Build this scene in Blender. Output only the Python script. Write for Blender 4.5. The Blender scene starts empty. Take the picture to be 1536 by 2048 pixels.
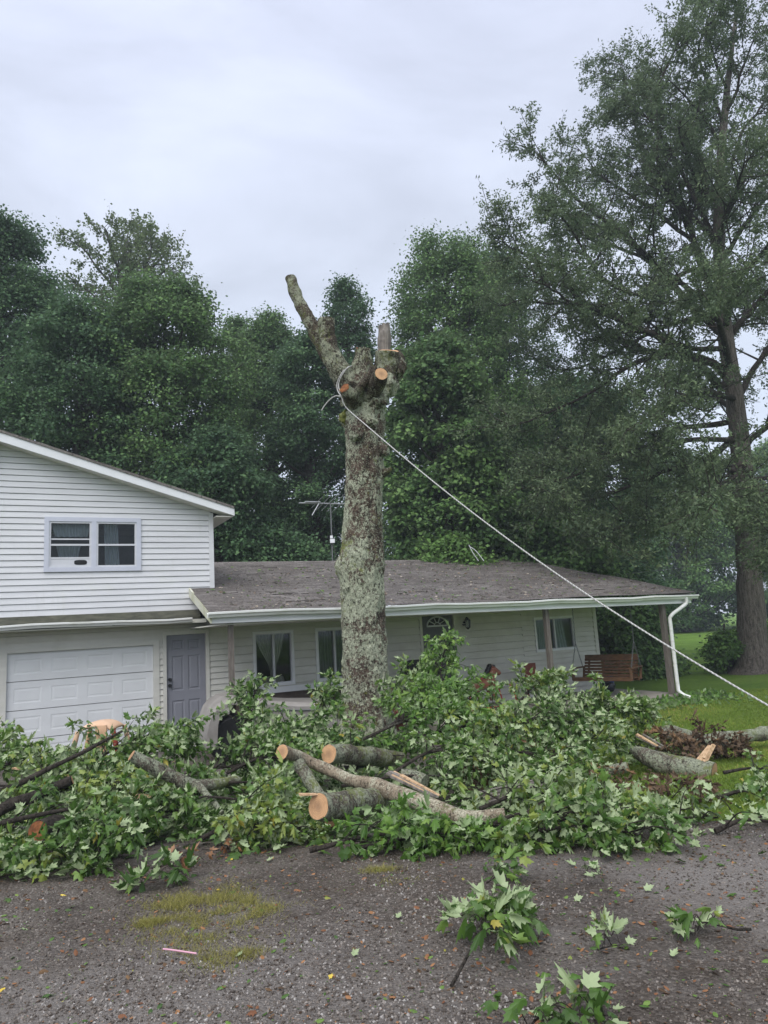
import bpy, math
import numpy as np
from mathutils import Matrix, Vector

# ------------------------------------------------------------------ camera, world, sun, exposure
sc = bpy.context.scene
COL = sc.collection
FPX, CX, CY = 1420.0, 768.0, 1024.0
PIT, ROL, TH = math.radians(9.18), math.radians(3.41), math.radians(27.7)
CAMZ = 1.65
Fv = np.array([0, math.cos(PIT), math.sin(PIT)])
U0 = np.array([0, -math.sin(PIT), math.cos(PIT)])
R0 = np.array([1.0, 0, 0])
Rv = R0 * math.cos(ROL) - U0 * math.sin(ROL)
Uv = U0 * math.cos(ROL) + R0 * math.sin(ROL)
CAM = np.array([0, 0, CAMZ])
cd = bpy.data.cameras.new("camera")
cam = bpy.data.objects.new("camera", cd)
COL.objects.link(cam)
cam.matrix_world = Matrix(((Rv[0], Uv[0], -Fv[0], 0), (Rv[1], Uv[1], -Fv[1], 0), (Rv[2], Uv[2], -Fv[2], CAMZ), (0, 0, 0, 1)))
cd.sensor_fit = 'VERTICAL'
cd.sensor_height = 36.0
cd.lens = FPX / 2048 * 36.0
cd.clip_start = 0.05
cd.clip_end = 3000
sc.camera = cam

SUN_EL, SUN_AZ = math.radians(48), math.radians(200)   # soft overcast light from behind the camera
w = bpy.data.worlds.new("World")
sc.world = w
w.use_nodes = True
nt = w.node_tree
nt.nodes.clear()
def N(nt, t, **kw):
    n = nt.nodes.new(t)
    for k, v in kw.items():
        if k.startswith('i_'):
            n.inputs[k[2:].replace('_', ' ')].default_value = v
        else:
            setattr(n, k, v)
    return n
out = N(nt, 'ShaderNodeOutputWorld')
bg = N(nt, 'ShaderNodeBackground')
sky = N(nt, 'ShaderNodeTexSky', sky_type='NISHITA', sun_disc=False)
sky.sun_elevation = SUN_EL
sky.sun_rotation = SUN_AZ
sky.air_density = 1.0
sky.dust_density = 4.0
bg2 = N(nt, 'ShaderNodeBackground')
bg2.inputs['Strength'].default_value = 0.05
nt.links.new(sky.outputs[0], bg2.inputs['Color'])
# overcast cloud deck: brighter towards the zenith, soft cloud structure
tc = N(nt, 'ShaderNodeTexCoord')
sep = N(nt, 'ShaderNodeSeparateXYZ')
nt.links.new(tc.outputs['Generated'], sep.inputs[0])
cr = N(nt, 'ShaderNodeValToRGB')
nt.links.new(sep.outputs['Z'], cr.inputs['Fac'])
e = cr.color_ramp.elements
e[0].position = 0.0; e[0].color = (0.45, 0.485, 0.575, 1)
e[1].position = 1.0; e[1].color = (1.0, 1.02, 1.10, 1)
for pos, c in ((0.25, (0.455, 0.505, 0.60, 1)), (0.48, (0.46, 0.50, 0.595, 1)), (0.74, (0.41, 0.44, 0.545, 1)), (0.86, (0.90, 0.92, 1.0, 1))):
    k = cr.color_ramp.elements.new(pos); k.color = c
mp = N(nt, 'ShaderNodeMapping')
mp.inputs['Scale'].default_value = (1.0, 1.0, 2.4)
nt.links.new(tc.outputs['Generated'], mp.inputs[0])
nz = N(nt, 'ShaderNodeTexNoise')
nz.inputs['Scale'].default_value = 1.9
nz.inputs['Detail'].default_value = 6
nz.inputs['Roughness'].default_value = 0.55
nz.inputs['Distortion'].default_value = 0.4
nt.links.new(mp.outputs[0], nz.inputs['Vector'])
mr = N(nt, 'ShaderNodeMapRange')
mr.inputs['From Min'].default_value = 0.34
mr.inputs['From Max'].default_value = 0.66
mr.inputs['To Min'].default_value = 0.80
mr.inputs['To Max'].default_value = 1.15
nt.links.new(nz.outputs['Fac'], mr.inputs['Value'])
vm = N(nt, 'ShaderNodeVectorMath', operation='SCALE')
nt.links.new(cr.outputs['Color'], vm.inputs[0])
nt.links.new(mr.outputs[0], vm.inputs['Scale'])
nt.links.new(vm.outputs[0], bg.inputs['Color'])
bg.inputs['Strength'].default_value = 1.05
mx = N(nt, 'ShaderNodeMixShader')
mx.inputs['Fac'].default_value = 0.9
nt.links.new(bg2.outputs[0], mx.inputs[1])
nt.links.new(bg.outputs[0], mx.inputs[2])
nt.links.new(mx.outputs[0], out.inputs['Surface'])

sd = bpy.data.lights.new("sun", 'SUN')
sd.energy = 1.5
sd.angle = math.radians(50)
sd.color = (1.0, 0.98, 0.95)
sun = bpy.data.objects.new("sun", sd)
COL.objects.link(sun)
dv = Vector((math.sin(SUN_AZ) * math.cos(SUN_EL), math.cos(SUN_AZ) * math.cos(SUN_EL), math.sin(SUN_EL)))
sun.rotation_euler = dv.to_track_quat('Z', 'Y').to_euler()
sun.location = dv * 50
sc.view_settings.view_transform = 'Standard'
sc.view_settings.look = 'None'
sc.view_settings.exposure = 0.85
sc.view_settings.gamma = 1.0
sc.cycles.max_bounces = 6
sc.cycles.transparent_max_bounces = 8
sc.cycles.caustics_reflective = False
sc.cycles.caustics_refractive = False

# ------------------------------------------------------------------ numeric helpers
rng = np.random.default_rng(7)
def ray(x, y): return Fv + Rv * (x - CX) / FPX - Uv * (y - CY) / FPX
def at(x, y, Y):
    D = ray(x, y)
    return CAM + D * (Y / D[1])
def gz(Y, X=0):
    t = np.clip((np.asarray(Y, float) - 4) / 9, 0, 1)
    return -0.5 * t * t * (3 - 2 * t)
EU = np.array([math.cos(TH), math.sin(TH), 0])
EN = np.array([math.sin(TH), -math.cos(TH), 0])
DW = 15.0
def H(s, o, z):                      # house coordinates: along the facade, out from it, height
    p = -EN * DW + EU * s + EN * o
    return (p[0], p[1], z)
def unit(v):
    v = np.asarray(v, float)
    return v / np.maximum(np.linalg.norm(v, axis=-1, keepdims=True), 1e-9)
def hash3(i, j, k, seed):
    h = (i * 374761393 + j * 668265263 + k * 2147483647 + seed * 974634777) & 0xffffffff
    h = ((h ^ (h >> 13)) * 1274126177) & 0xffffffff
    return ((h ^ (h >> 16)) & 0xffff) / 65535.0
def vnoise(P, seed=0):
    P = np.asarray(P, float)
    I = np.floor(P).astype(np.int64)
    f = P - I
    f = f * f * (3 - 2 * f)
    r = 0
    for a in (0, 1):
        for b in (0, 1):
            for c in (0, 1):
                wgt = (f[..., 0] if a else 1 - f[..., 0]) * (f[..., 1] if b else 1 - f[..., 1]) * (f[..., 2] if c else 1 - f[..., 2])
                r = r + wgt * hash3(I[..., 0] + a, I[..., 1] + b, I[..., 2] + c, seed)
    return r * 2 - 1
def fbm(P, seed=0, o=4):
    P = np.asarray(P, float)
    r, a = 0, 1.0
    for i in range(o):
        r = r + a * vnoise(P * 2 ** i, seed + i * 17)
        a *= 0.5
    return r

# ------------------------------------------------------------------ mesh collecting
WM = {}
class MB:
    def __init__(self): self.ch = []
    def add(self, V, F, m=0, smooth=False, rnd=None):
        V = np.asarray(V, float).reshape(-1, 3)
        if isinstance(F, np.ndarray): F = [F]
        else:
            by = {}
            for f in F: by.setdefault(len(f), []).append(f)
            F = [np.array(v, int) for v in by.values()]
        self.ch.append((V, F, m, smooth, rnd))
        return self
    def quad(self, a, b, c, d, m=0): return self.add([a, b, c, d], [(0, 1, 2, 3)], m)
    def hull8(self, P, m=0):
        return self.add(P, [(0, 3, 2, 1), (4, 5, 6, 7), (0, 1, 5, 4), (1, 2, 6, 5), (2, 3, 7, 6), (3, 0, 4, 7)], m)
    def hbox(self, s0, s1, o0, o1, z0, z1, m=0):     # box in house coordinates
        return self.hull8([H(s0, o0, z0), H(s0, o1, z0), H(s1, o1, z0), H(s1, o0, z0), H(s0, o0, z1), H(s0, o1, z1), H(s1, o1, z1), H(s1, o0, z1)], m)
    def box(self, c, sx, sy, sz, rot=0, m=0):
        ca, sa = math.cos(rot), math.sin(rot)
        P = []
        for z in (-sz / 2, sz / 2):
            for x, y in ((-sx / 2, -sy / 2), (sx / 2, -sy / 2), (sx / 2, sy / 2), (-sx / 2, sy / 2)):
                P.append((c[0] + x * ca - y * sa, c[1] + x * sa + y * ca, c[2] + z))
        return self.hull8(P, m)
    def bar(self, a, b, wd, ht, m=0, up=(0, 0, 1)):
        a = np.array(a, float); b = np.array(b, float)
        d = unit(b - a)
        s = np.cross(d, up)
        s = unit(s) if np.linalg.norm(s) > 1e-4 else np.array([1.0, 0, 0])
        t = np.cross(s, d)
        P = []
        for q in (a, b):
            for i, j in ((-1, -1), (1, -1), (1, 1), (-1, 1)):
                P.append(q + s * i * wd / 2 + t * j * ht / 2)
        return self.hull8(P, m)
    def tube(self, path, rad, n=8, m=0, noise=0, nscale=3, seed=0, caps=(True, True), smooth=True, twist=None):
        V, F = tube_geo(path, rad, n, noise, nscale, seed, twist)
        self.add(V, F, m, smooth)
        for e, on in ((0, caps[0]), (1, caps[1])):
            if on:
                ring = V[:n] if e == 0 else V[-n:]
                c = ring.mean(0)
                idx = [(0, 1 + (i + 1) % n, 1 + i) if e == 0 else (0, 1 + i, 1 + (i + 1) % n) for i in range(n)]
                self.add(np.vstack([c, ring]), np.array(idx), m)
        return V
    def blob(self, c, r, m=0, n=12, noise=0.15, seed=0, nscale=2):
        th = np.linspace(0, math.pi, n); ph = np.linspace(0, 2 * math.pi, 2 * n, endpoint=False)
        T, P = np.meshgrid(th, ph, indexing='ij')
        D = np.stack([np.sin(T) * np.cos(P), np.sin(T) * np.sin(P), np.cos(T)], -1)
        k = 1 + noise * fbm(D * nscale + seed * 3.1, seed, 3)
        k[0] = k[0].mean(); k[-1] = k[-1].mean()
        V = np.asarray(c) + D * k[..., None] * np.asarray(r)
        mm = 2 * n
        F = [(i * mm + j, (i + 1) * mm + j, (i + 1) * mm + (j + 1) % mm, i * mm + (j + 1) % mm) for i in range(n - 1) for j in range(mm)]
        return self.add(V.reshape(-1, 3), np.array(F), m, True)
    def lathe(self, c, prof, n=20, m=0, smooth=True):
        V = []
        for r, z in prof:
            for i in range(n):
                a = 2 * math.pi * i / n
                V.append((c[0] + r * math.cos(a), c[1] + r * math.sin(a), c[2] + z))
        F = [(i * n + j, i * n + (j + 1) % n, (i + 1) * n + (j + 1) % n, (i + 1) * n + j) for i in range(len(prof) - 1) for j in range(n)]
        return self.add(V, np.array(F), m, smooth)
    def build(self, name, mats, parent=None, origin=None, **props):
        if not isinstance(mats, (list, tuple)): mats = [mats]
        Vs, off, polys, mi, sm, rn = [], 0, [], [], [], []
        hasr = any(c[4] is not None for c in self.ch)
        for V, Fs, m, s, r in self.ch:
            Vs.append(V)
            for F in Fs:
                polys.append(F + off)
                mi.append(np.full(len(F), m)); sm.append(np.full(len(F), s))
            if hasr: rn.append(np.zeros(len(V)) if r is None else np.asarray(r, float))
            off += len(V)
        V = np.vstack(Vs)
        PW = WM[parent] if parent is not None else Matrix.Identity(4)
        if origin is None and parent is None: origin = (V[:, 0].mean(), V[:, 1].mean(), V[:, 2].min())
        inv = np.array(PW.inverted())
        L = V @ inv[:3, :3].T + inv[:3, 3]
        lo = np.zeros(3)
        if origin is not None:
            lo = inv[:3, :3] @ np.asarray(origin, float) + inv[:3, 3]
            L = L - lo
        me = bpy.data.meshes.new(name)
        me.vertices.add(len(L))
        me.vertices.foreach_set('co', L.astype(np.float32).ravel())
        tot = sum(p.size for p in polys); npoly = sum(len(p) for p in polys)
        me.loops.add(tot); me.polygons.add(npoly)
        me.loops.foreach_set('vertex_index', np.concatenate([p.ravel() for p in polys]).astype(np.int32))
        cnt = np.concatenate([np.full(len(p), p.shape[1]) for p in polys])
        me.polygons.foreach_set('loop_start', np.concatenate([[0], np.cumsum(cnt)[:-1]]).astype(np.int32))
        me.polygons.foreach_set('material_index', np.concatenate(mi).astype(np.int32))
        me.polygons.foreach_set('use_smooth', np.concatenate(sm).astype(bool))
        for x in mats: me.materials.append(x)
        if hasr:
            at_ = me.attributes.new('rnd', 'FLOAT', 'POINT')
            at_.data.foreach_set('value', np.concatenate(rn).astype(np.float32))
        me.update(calc_edges=True)
        me.validate()
        ob = bpy.data.objects.new(name, me)
        COL.objects.link(ob)
        ob.location = Vector(lo)
        if parent is not None: ob.parent = parent
        WM[ob] = PW @ Matrix.Translation(Vector(lo))
        for k, v in props.items(): ob[k] = v
        return ob

def tube_geo(path, rad, n=8, noise=0, nscale=3, seed=0, twist=None):
    P = np.asarray(path, float)
    rad = np.broadcast_to(np.asarray(rad, float), (len(P),))
    T = unit(np.gradient(P, axis=0))
    a = np.array([0, 0, 1.0]) if abs(T[0][2]) < 0.9 else np.array([1.0, 0, 0])
    s = unit(np.cross(T[0], a))
    V = []
    ang = np.linspace(0, 2 * math.pi, n, endpoint=False)
    for i in range(len(P)):
        s = unit(s - T[i] * (s @ T[i]))
        b = np.cross(T[i], s)
        V.append(P[i] + (np.cos(ang)[:, None] * s + np.sin(ang)[:, None] * b) * rad[i])
    V = np.array(V)
    if noise:
        k = fbm(V * nscale, seed, 4)
        V = V + (V - P[:, None, :]) * (k * noise)[..., None]
    V = V.reshape(-1, 3)
    L = len(P)
    i = np.arange(L - 1)[:, None]; j = np.arange(n)[None, :]; j2 = (j + 1) % n
    F = np.stack([i * n + j, i * n + j2, (i + 1) * n + j2, (i + 1) * n + j], -1).reshape(-1, 4)
    return V, F
def curve(pts, n):
    P = np.asarray(pts, float)
    if len(P) == 2: return P[0] + (P[1] - P[0]) * np.linspace(0, 1, n)[:, None]
    Q = np.vstack([2 * P[0] - P[1], P, 2 * P[-1] - P[-2]])
    t = np.linspace(0, len(P) - 1 - 1e-6, n)
    i = t.astype(int); f = (t - i)[:, None]
    a, b, c, d = Q[i], Q[i + 1], Q[i + 2], Q[i + 3]
    return 0.5 * (2 * b + (c - a) * f + (2 * a - 5 * b + 4 * c - d) * f * f + (3 * b - a - 3 * c + d) * f ** 3)
def rads(r, n): return np.interp(np.linspace(0, 1, n), np.linspace(0, 1, len(r)), r)

def tag(o, label=None, cat=None, group=None, kind=None):
    if label: o['label'] = label
    if cat: o['category'] = cat
    if group: o['group'] = group
    if kind: o['kind'] = kind
    return o
def empty(name, loc, rz=0, **kw):
    o = bpy.data.objects.new(name, None)
    COL.objects.link(o)
    o.location = Vector(loc)
    o.rotation_euler = (0, 0, rz)
    o.empty_display_size = 0.1
    WM[o] = Matrix.Translation(Vector(loc)) @ Matrix.Rotation(rz, 4, 'Z')
    return tag(o, **kw)

# ------------------------------------------------------------------ materials
def newmat(name):
    m = bpy.data.materials.new(name)
    m.use_nodes = True
    nt = m.node_tree
    b = nt.nodes['Principled BSDF']
    return m, nt, b
def ramp(nt, fac, stops):
    r = nt.nodes.new('ShaderNodeValToRGB')
    el = r.color_ramp.elements
    el[0].position = stops[0][0]; el[0].color = (*stops[0][1], 1)
    el[1].position = stops[-1][0]; el[1].color = (*stops[-1][1], 1)
    for p, c in stops[1:-1]:
        k = el.new(p); k.color = (*c, 1)
    nt.links.new(fac, r.inputs['Fac'])
    return r.outputs['Color']
def noise(nt, vec, scale, detail=5, rough=0.6, dist=0):
    n = nt.nodes.new('ShaderNodeTexNoise')
    n.inputs['Scale'].default_value = scale
    n.inputs['Detail'].default_value = detail
    n.inputs['Roughness'].default_value = rough
    n.inputs['Distortion'].default_value = dist
    if vec is not None: nt.links.new(vec, n.inputs['Vector'])
    return n.outputs['Fac']
def mapped(nt, scale=(1, 1, 1), loc=(0, 0, 0), coord='Object', rot=(0, 0, 0)):
    t = nt.nodes.new('ShaderNodeTexCoord')
    m = nt.nodes.new('ShaderNodeMapping')
    m.inputs['Scale'].default_value = scale
    m.inputs['Location'].default_value = loc
    m.inputs['Rotation'].default_value = rot
    nt.links.new(t.outputs[coord], m.inputs['Vector'])
    return m.outputs[0]
def mixc(nt, fac, a, b, blend='MIX'):
    m = nt.nodes.new('ShaderNodeMix')
    m.data_type = 'RGBA'
    m.blend_type = blend
    for sock, v in ((m.inputs[0], fac), (m.inputs[6], a), (m.inputs[7], b)):
        if isinstance(v, bpy.types.NodeSocket): nt.links.new(v, sock)
        else: sock.default_value = v if not isinstance(v, tuple) else (*v, 1)
    return m.outputs[2]
def mrange(nt, v, a, b, c=0, d=1):
    m = nt.nodes.new('ShaderNodeMapRange')
    nt.links.new(v, m.inputs['Value'])
    for k, x in zip(('From Min', 'From Max', 'To Min', 'To Max'), (a, b, c, d)): m.inputs[k].default_value = x
    return m.outputs[0]
def bump(nt, b, h, strength=0.4, dist=0.02):
    n = nt.nodes.new('ShaderNodeBump')
    n.inputs['Strength'].default_value = strength
    n.inputs['Distance'].default_value = dist
    nt.links.new(h, n.inputs['Height'])
    nt.links.new(n.outputs[0], b.inputs['Normal'])
def simple(name, stops, scale=4, rough=0.6, bmp=0, bscale=None, vs=(1, 1, 1), detail=6, spec=0.3, metal=0):
    m, nt, b = newmat(name)
    v = mapped(nt, vs)
    f = noise(nt, v, scale, detail)
    nt.links.new(ramp(nt, f, stops), b.inputs['Base Color'])
    b.inputs['Roughness'].default_value = rough
    b.inputs['Specular IOR Level'].default_value = spec
    b.inputs['Metallic'].default_value = metal
    if bmp: bump(nt, b, noise(nt, v, bscale or scale * 3, 6), bmp, 0.01)
    return m
def flat2(name, c, var=0.12, scale=6, rough=0.5, bmp=0, **kw):
    a = tuple(x * (1 - var) for x in c); d = tuple(min(1, x * (1 + var)) for x in c)
    return simple(name, [(0.3, a), (0.7, d)], scale, rough, bmp, **kw)

M = {}
# white vinyl siding with faint streaks and green algae
def siding(name, base, dirt, amount):
    m, nt, b = newmat(name)
    v = mapped(nt)
    vs = mapped(nt, (0.7, 1, 4.0))
    c = mixc(nt, mrange(nt, noise(nt, vs, 1.3, 7, 0.65), 0.35, 0.75), base, tuple(x * 0.84 for x in base))
    c = mixc(nt, mrange(nt, noise(nt, mapped(nt, (2.2, 1, 0.35)), 2.6, 6, 0.7), 0.56, 0.75, 0, 0.45), c, tuple(x * k for x, k in zip(base, (0.72, 0.73, 0.66))))
    c = mixc(nt, mrange(nt, noise(nt, v, 0.8, 8, 0.7), 0.58 - amount, 0.85 - amount, 0, 0.75), c, dirt)
    nt.links.new(c, b.inputs['Base Color'])
    b.inputs['Roughness'].default_value = 0.45
    b.inputs['Specular IOR Level'].default_value = 0.35
    bump(nt, b, noise(nt, mapped(nt, (1, 1, 14)), 3, 3), 0.08, 0.01)
    return m
M['siding'] = siding('white_vinyl_siding', (0.70, 0.705, 0.725), (0.62, 0.64, 0.55), 0.0)
M['siding_low'] = siding('cream_vinyl_siding', (0.66, 0.65, 0.60), (0.46, 0.45, 0.37), 0.10)
M['grime'] = flat2('grimy_siding_lip', (0.16, 0.16, 0.14), 0.3, 5, 0.8)
M['white'] = flat2('white_painted_trim', (0.76, 0.77, 0.79), 0.05, 3, 0.45)
M['gutter'] = simple('grimy_white_gutter', [(0.2, (0.42, 0.43, 0.33)), (0.45, (0.72, 0.73, 0.70)), (0.8, (0.78, 0.79, 0.78))], 2.2, 0.45, vs=(1, 1, 5), detail=8)
M['rake'] = simple('algae_stained_fascia', [(0.3, (0.36, 0.38, 0.20)), (0.5, (0.60, 0.60, 0.46)), (0.75, (0.74, 0.74, 0.70))], 1.6, 0.5, detail=8)
M['frame'] = flat2('pale_blue_grey_window_trim', (0.55, 0.57, 0.65), 0.05, 5, 0.4)
M['sash'] = flat2('white_window_sash', (0.60, 0.61, 0.645), 0.06, 5, 0.4)
M['grey_door'] = flat2('blue_grey_door_paint', (0.235, 0.24, 0.275), 0.06, 3, 0.4)
M['dark_door'] = flat2('dark_grey_door_paint', (0.10, 0.105, 0.11), 0.08, 3, 0.4)
M['garage'] = flat2('white_garage_door_paint', (0.70, 0.715, 0.725), 0.05, 2, 0.4)
M['soffit'] = flat2('pale_soffit', (0.62, 0.62, 0.56), 0.1, 3, 0.6)
M['black'] = flat2('black_metal', (0.015, 0.015, 0.016), 0.3, 8, 0.4)
M['post'] = simple('weathered_brown_post', [(0.3, (0.10, 0.085, 0.072)), (0.7, (0.20, 0.175, 0.155))], 5, 0.8, 0.3, vs=(6, 6, 0.8))
M['concrete'] = simple('worn_concrete', [(0.3, (0.20, 0.18, 0.15)), (0.7, (0.34, 0.31, 0.27))], 5, 0.85, 0.3)
M['skirt'] = simple('brown_skirting', [(0.3, (0.06, 0.045, 0.035)), (0.7, (0.12, 0.09, 0.07))], 4, 0.8)
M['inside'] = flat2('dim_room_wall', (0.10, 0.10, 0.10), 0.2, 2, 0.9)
M['metal'] = flat2('dull_galvanised_metal', (0.45, 0.46, 0.47), 0.15, 8, 0.4, metal=0.6)
M['dim_metal'] = flat2('weathered_steel', (0.16, 0.17, 0.17), 0.2, 8, 0.55, metal=0.3)

def shingles():
    m, nt, b = newmat('weathered_asphalt_shingles')
    v = mapped(nt, (1, 1, 1))
    br = nt.nodes.new('ShaderNodeTexBrick')
    br.inputs['Scale'].default_value = 1.0
    br.inputs['Brick Width'].default_value = 0.31
    br.inputs['Row Height'].default_value = 0.14
    br.inputs['Mortar Size'].default_value = 0.009
    br.inputs['Color1'].default_value = (0.085, 0.074, 0.070, 1)
    br.inputs['Color2'].default_value = (0.235, 0.215, 0.205, 1)
    br.inputs['Mortar'].default_value = (0.04, 0.035, 0.033, 1)
    nt.links.new(v, br.inputs['Vector'])
    c = mixc(nt, mrange(nt, noise(nt, v, 0.9, 8, 0.65), 0.35, 0.7), br.outputs['Color'], (0.070, 0.058, 0.052))
    c = mixc(nt, mrange(nt, noise(nt, v, 30, 4, 0.7), 0.5, 0.66, 0, 0.75), c, (0.30, 0.27, 0.24))
    c = mixc(nt, mrange(nt, noise(nt, v, 1.7, 6, 0.6), 0.62, 0.8, 0, 0.5), c, (0.10, 0.105, 0.075))
    nt.links.new(c, b.inputs['Base Color'])
    b.inputs['Roughness'].default_value = 0.75
    bump(nt, b, noise(nt, v, 60, 4), 0.5, 0.01)
    return m
M['shingle'] = shingles()
M['moldroof'] = simple('mouldy_roof_edge', [(0.3, (0.03, 0.032, 0.022)), (0.7, (0.10, 0.10, 0.07))], 5, 0.8, 0.4)

def glass():
    m, nt, b = newmat('window_glass')
    nt.nodes.remove(b)
    o = nt.nodes['Material Output']
    t = nt.nodes.new('ShaderNodeBsdfTransparent'); t.inputs[0].default_value = (0.75, 0.8, 0.79, 1)
    g = nt.nodes.new('ShaderNodeBsdfGlossy'); g.inputs['Roughness'].default_value = 0.04; g.inputs[0].default_value = (0.8, 0.85, 0.85, 1)
    fr = nt.nodes.new('ShaderNodeFresnel'); fr.inputs[0].default_value = 1.5
    mix = nt.nodes.new('ShaderNodeMixShader')
    nt.links.new(fr.outputs[0], mix.inputs[0]); nt.links.new(t.outputs[0], mix.inputs[1]); nt.links.new(g.outputs[0], mix.inputs[2])
    nt.links.new(mix.outputs[0], o.inputs[0])
    return m
M['glass'] = glass()
M['curtain'] = flat2('sheer_pale_curtain', (0.62, 0.60, 0.55), 0.12, 9, 0.9)
M['blind'] = flat2('bluish_curtain', (0.50, 0.54, 0.60), 0.12, 9, 0.9)

# bark with lichen
def bark(name, dark, mid, lich, moss, lamt=0.5, mamt=0.2, scale=1.0, vs=(1, 1, 0.5), bstr=0.8):
    m, nt, b = newmat(name)
    v = mapped(nt)
    vb = mapped(nt, vs)
    c = ramp(nt, noise(nt, vb, 9 * scale, 8, 0.7), [(0.32, dark), (0.52, mid), (0.72, tuple(x * 1.5 for x in mid))])
    patch = noise(nt, v, 2.2 * scale, 5, 0.65)
    blot = noise(nt, v, 21 * scale, 8, 0.78, 0.5)
    add = nt.nodes.new('ShaderNodeMath'); add.operation = 'MULTIPLY_ADD'
    nt.links.new(patch, add.inputs[0]); add.inputs[1].default_value = 1.15; nt.links.new(blot, add.inputs[2])
    thr = 1.30 - 0.36 * lamt
    lc = ramp(nt, noise(nt, v, 40 * scale, 4, 0.6), [(0.35, tuple(x * 0.6 for x in lich)), (0.65, tuple(min(1, x * 1.15) for x in lich))])
    c = mixc(nt, mrange(nt, add.outputs[0], thr, thr + 0.07, 0, 0.92), c, lc)
    c = mixc(nt, mrange(nt, noise(nt, v, 55 * scale, 4, 0.65), 0.56, 0.63, 0, 0.9 * lamt), c, tuple(min(1, x * 1.2) for x in lich))
    c = mixc(nt, mrange(nt, noise(nt, vb, 30 * scale, 4, 0.7), 0.47, 0.36, 0, 0.9), c, tuple(x * 0.6 for x in dark))
    add2 = nt.nodes.new('ShaderNodeMath'); add2.operation = 'MULTIPLY_ADD'
    nt.links.new(noise(nt, mapped(nt, loc=(7.3, 2.1, 4.4)), 1.3 * scale, 4, 0.6), add2.inputs[0]); add2.inputs[1].default_value = 1.0
    nt.links.new(noise(nt, mapped(nt, loc=(1.3, 5.1, 0.4)), 13 * scale, 6, 0.7), add2.inputs[2])
    thr2 = 1.35 - 0.5 * mamt
    c = mixc(nt, mrange(nt, add2.outputs[0], thr2, thr2 + 0.1, 0, 0.85), c, moss)
    nt.links.new(c, b.inputs['Base Color'])
    b.inputs['Roughness'].default_value = 0.9
    b.inputs['Specular IOR Level'].default_value = 0.15
    hh = nt.nodes.new('ShaderNodeMath'); hh.operation = 'ADD'
    nt.links.new(noise(nt, vb, 14 * scale, 8, 0.75), hh.inputs[0]); nt.links.new(blot, hh.inputs[1])
    bump(nt, b, hh.outputs[0], bstr, 0.05)
    return m
M['bark'] = bark('lichen_covered_maple_bark', (0.020, 0.013, 0.010), (0.10, 0.070, 0.055), (0.43, 0.46, 0.34), (0.17, 0.19, 0.05), 0.80, 0.42)
M['bark_limb'] = bark('dark_mossy_limb_bark', (0.012, 0.009, 0.007), (0.075, 0.056, 0.043), (0.33, 0.345, 0.25), (0.12, 0.135, 0.04), 0.62, 0.6, 1.15)
M['bark_log'] = bark('mossy_log_bark', (0.035, 0.03, 0.025), (0.15, 0.125, 0.10), (0.38, 0.41, 0.30), (0.18, 0.21, 0.07), 0.85, 0.6, 1.6)
M['bark_pale'] = bark('pale_weathered_limb_bark', (0.06, 0.048, 0.036), (0.25, 0.20, 0.145), (0.46, 0.44, 0.33), (0.11, 0.13, 0.05), 0.6, 0.35, 1.6, bstr=0.5)
M['bark_dark'] = bark('dark_wet_bark', (0.015, 0.012, 0.01), (0.06, 0.05, 0.042), (0.22, 0.24, 0.19), (0.08, 0.09, 0.04), 0.15, 0.2, 1.6)
M['bark_oak'] = bark('furrowed_oak_bark', (0.05, 0.042, 0.037), (0.18, 0.155, 0.135), (0.24, 0.24, 0.2), (0.08, 0.09, 0.05), 0.15, 0.2, 1.0, (2.0, 2.0, 0.22), 1.0)
M['bark_far'] = flat2('distant_bark', (0.06, 0.052, 0.045), 0.4, 4, 0.9)
M['moss'] = simple('green_moss_burl', [(0.3, (0.06, 0.065, 0.015)), (0.5, (0.13, 0.14, 0.03)), (0.75, (0.24, 0.27, 0.14))], 14, 0.95, 0.8)
M['deadwood'] = simple('grey_dead_wood', [(0.3, (0.07, 0.06, 0.055)), (0.7, (0.30, 0.27, 0.24))], 7, 0.85, 0.6, vs=(3, 3, 0.4))
def cutwood(name, a, b_, heart):
    m, nt, b = newmat(name)
    t = nt.nodes.new('ShaderNodeTexCoord')
    ln = nt.nodes.new('ShaderNodeVectorMath'); ln.operation = 'LENGTH'
    nt.links.new(t.outputs['Object'], ln.inputs[0])
    n = noise(nt, t.outputs['Object'], 12, 4)
    ad = nt.nodes.new('ShaderNodeMath'); ad.operation = 'MULTIPLY_ADD'
    nt.links.new(n, ad.inputs[0]); ad.inputs[1].default_value = 0.03; nt.links.new(ln.outputs['Value'], ad.inputs[2])
    sn = nt.nodes.new('ShaderNodeMath'); sn.operation = 'SINE'
    ml = nt.nodes.new('ShaderNodeMath'); ml.operation = 'MULTIPLY'; ml.inputs[1].default_value = 420
    nt.links.new(ad.outputs[0], ml.inputs[0]); nt.links.new(ml.outputs[0], sn.inputs[0])
    c = mixc(nt, mrange(nt, sn.outputs[0], -1, 1), a, b_)
    c = mixc(nt, mrange(nt, ad.outputs[0], 0.075, 0.03, 0, 0.7), c, heart)
    c = mixc(nt, mrange(nt, noise(nt, t.outputs['Object'], 18, 8, 0.75, 1.5), 0.48, 0.7, 0, 0.75), c, tuple(x * 0.55 for x in a))
    c = mixc(nt, mrange(nt, noise(nt, mapped(nt, (6, 6, 90), rot=(0.5, 0.3, 0)), 3, 3), 0.5, 0.6, 0, 0.35), c, tuple(x * 0.6 for x in b_))
    nt.links.new(c, b.inputs['Base Color'])
    b.inputs['Roughness'].default_value = 0.8
    bump(nt, b, noise(nt, t.outputs['Object'], 60, 3), 0.3, 0.01)
    return m
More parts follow.
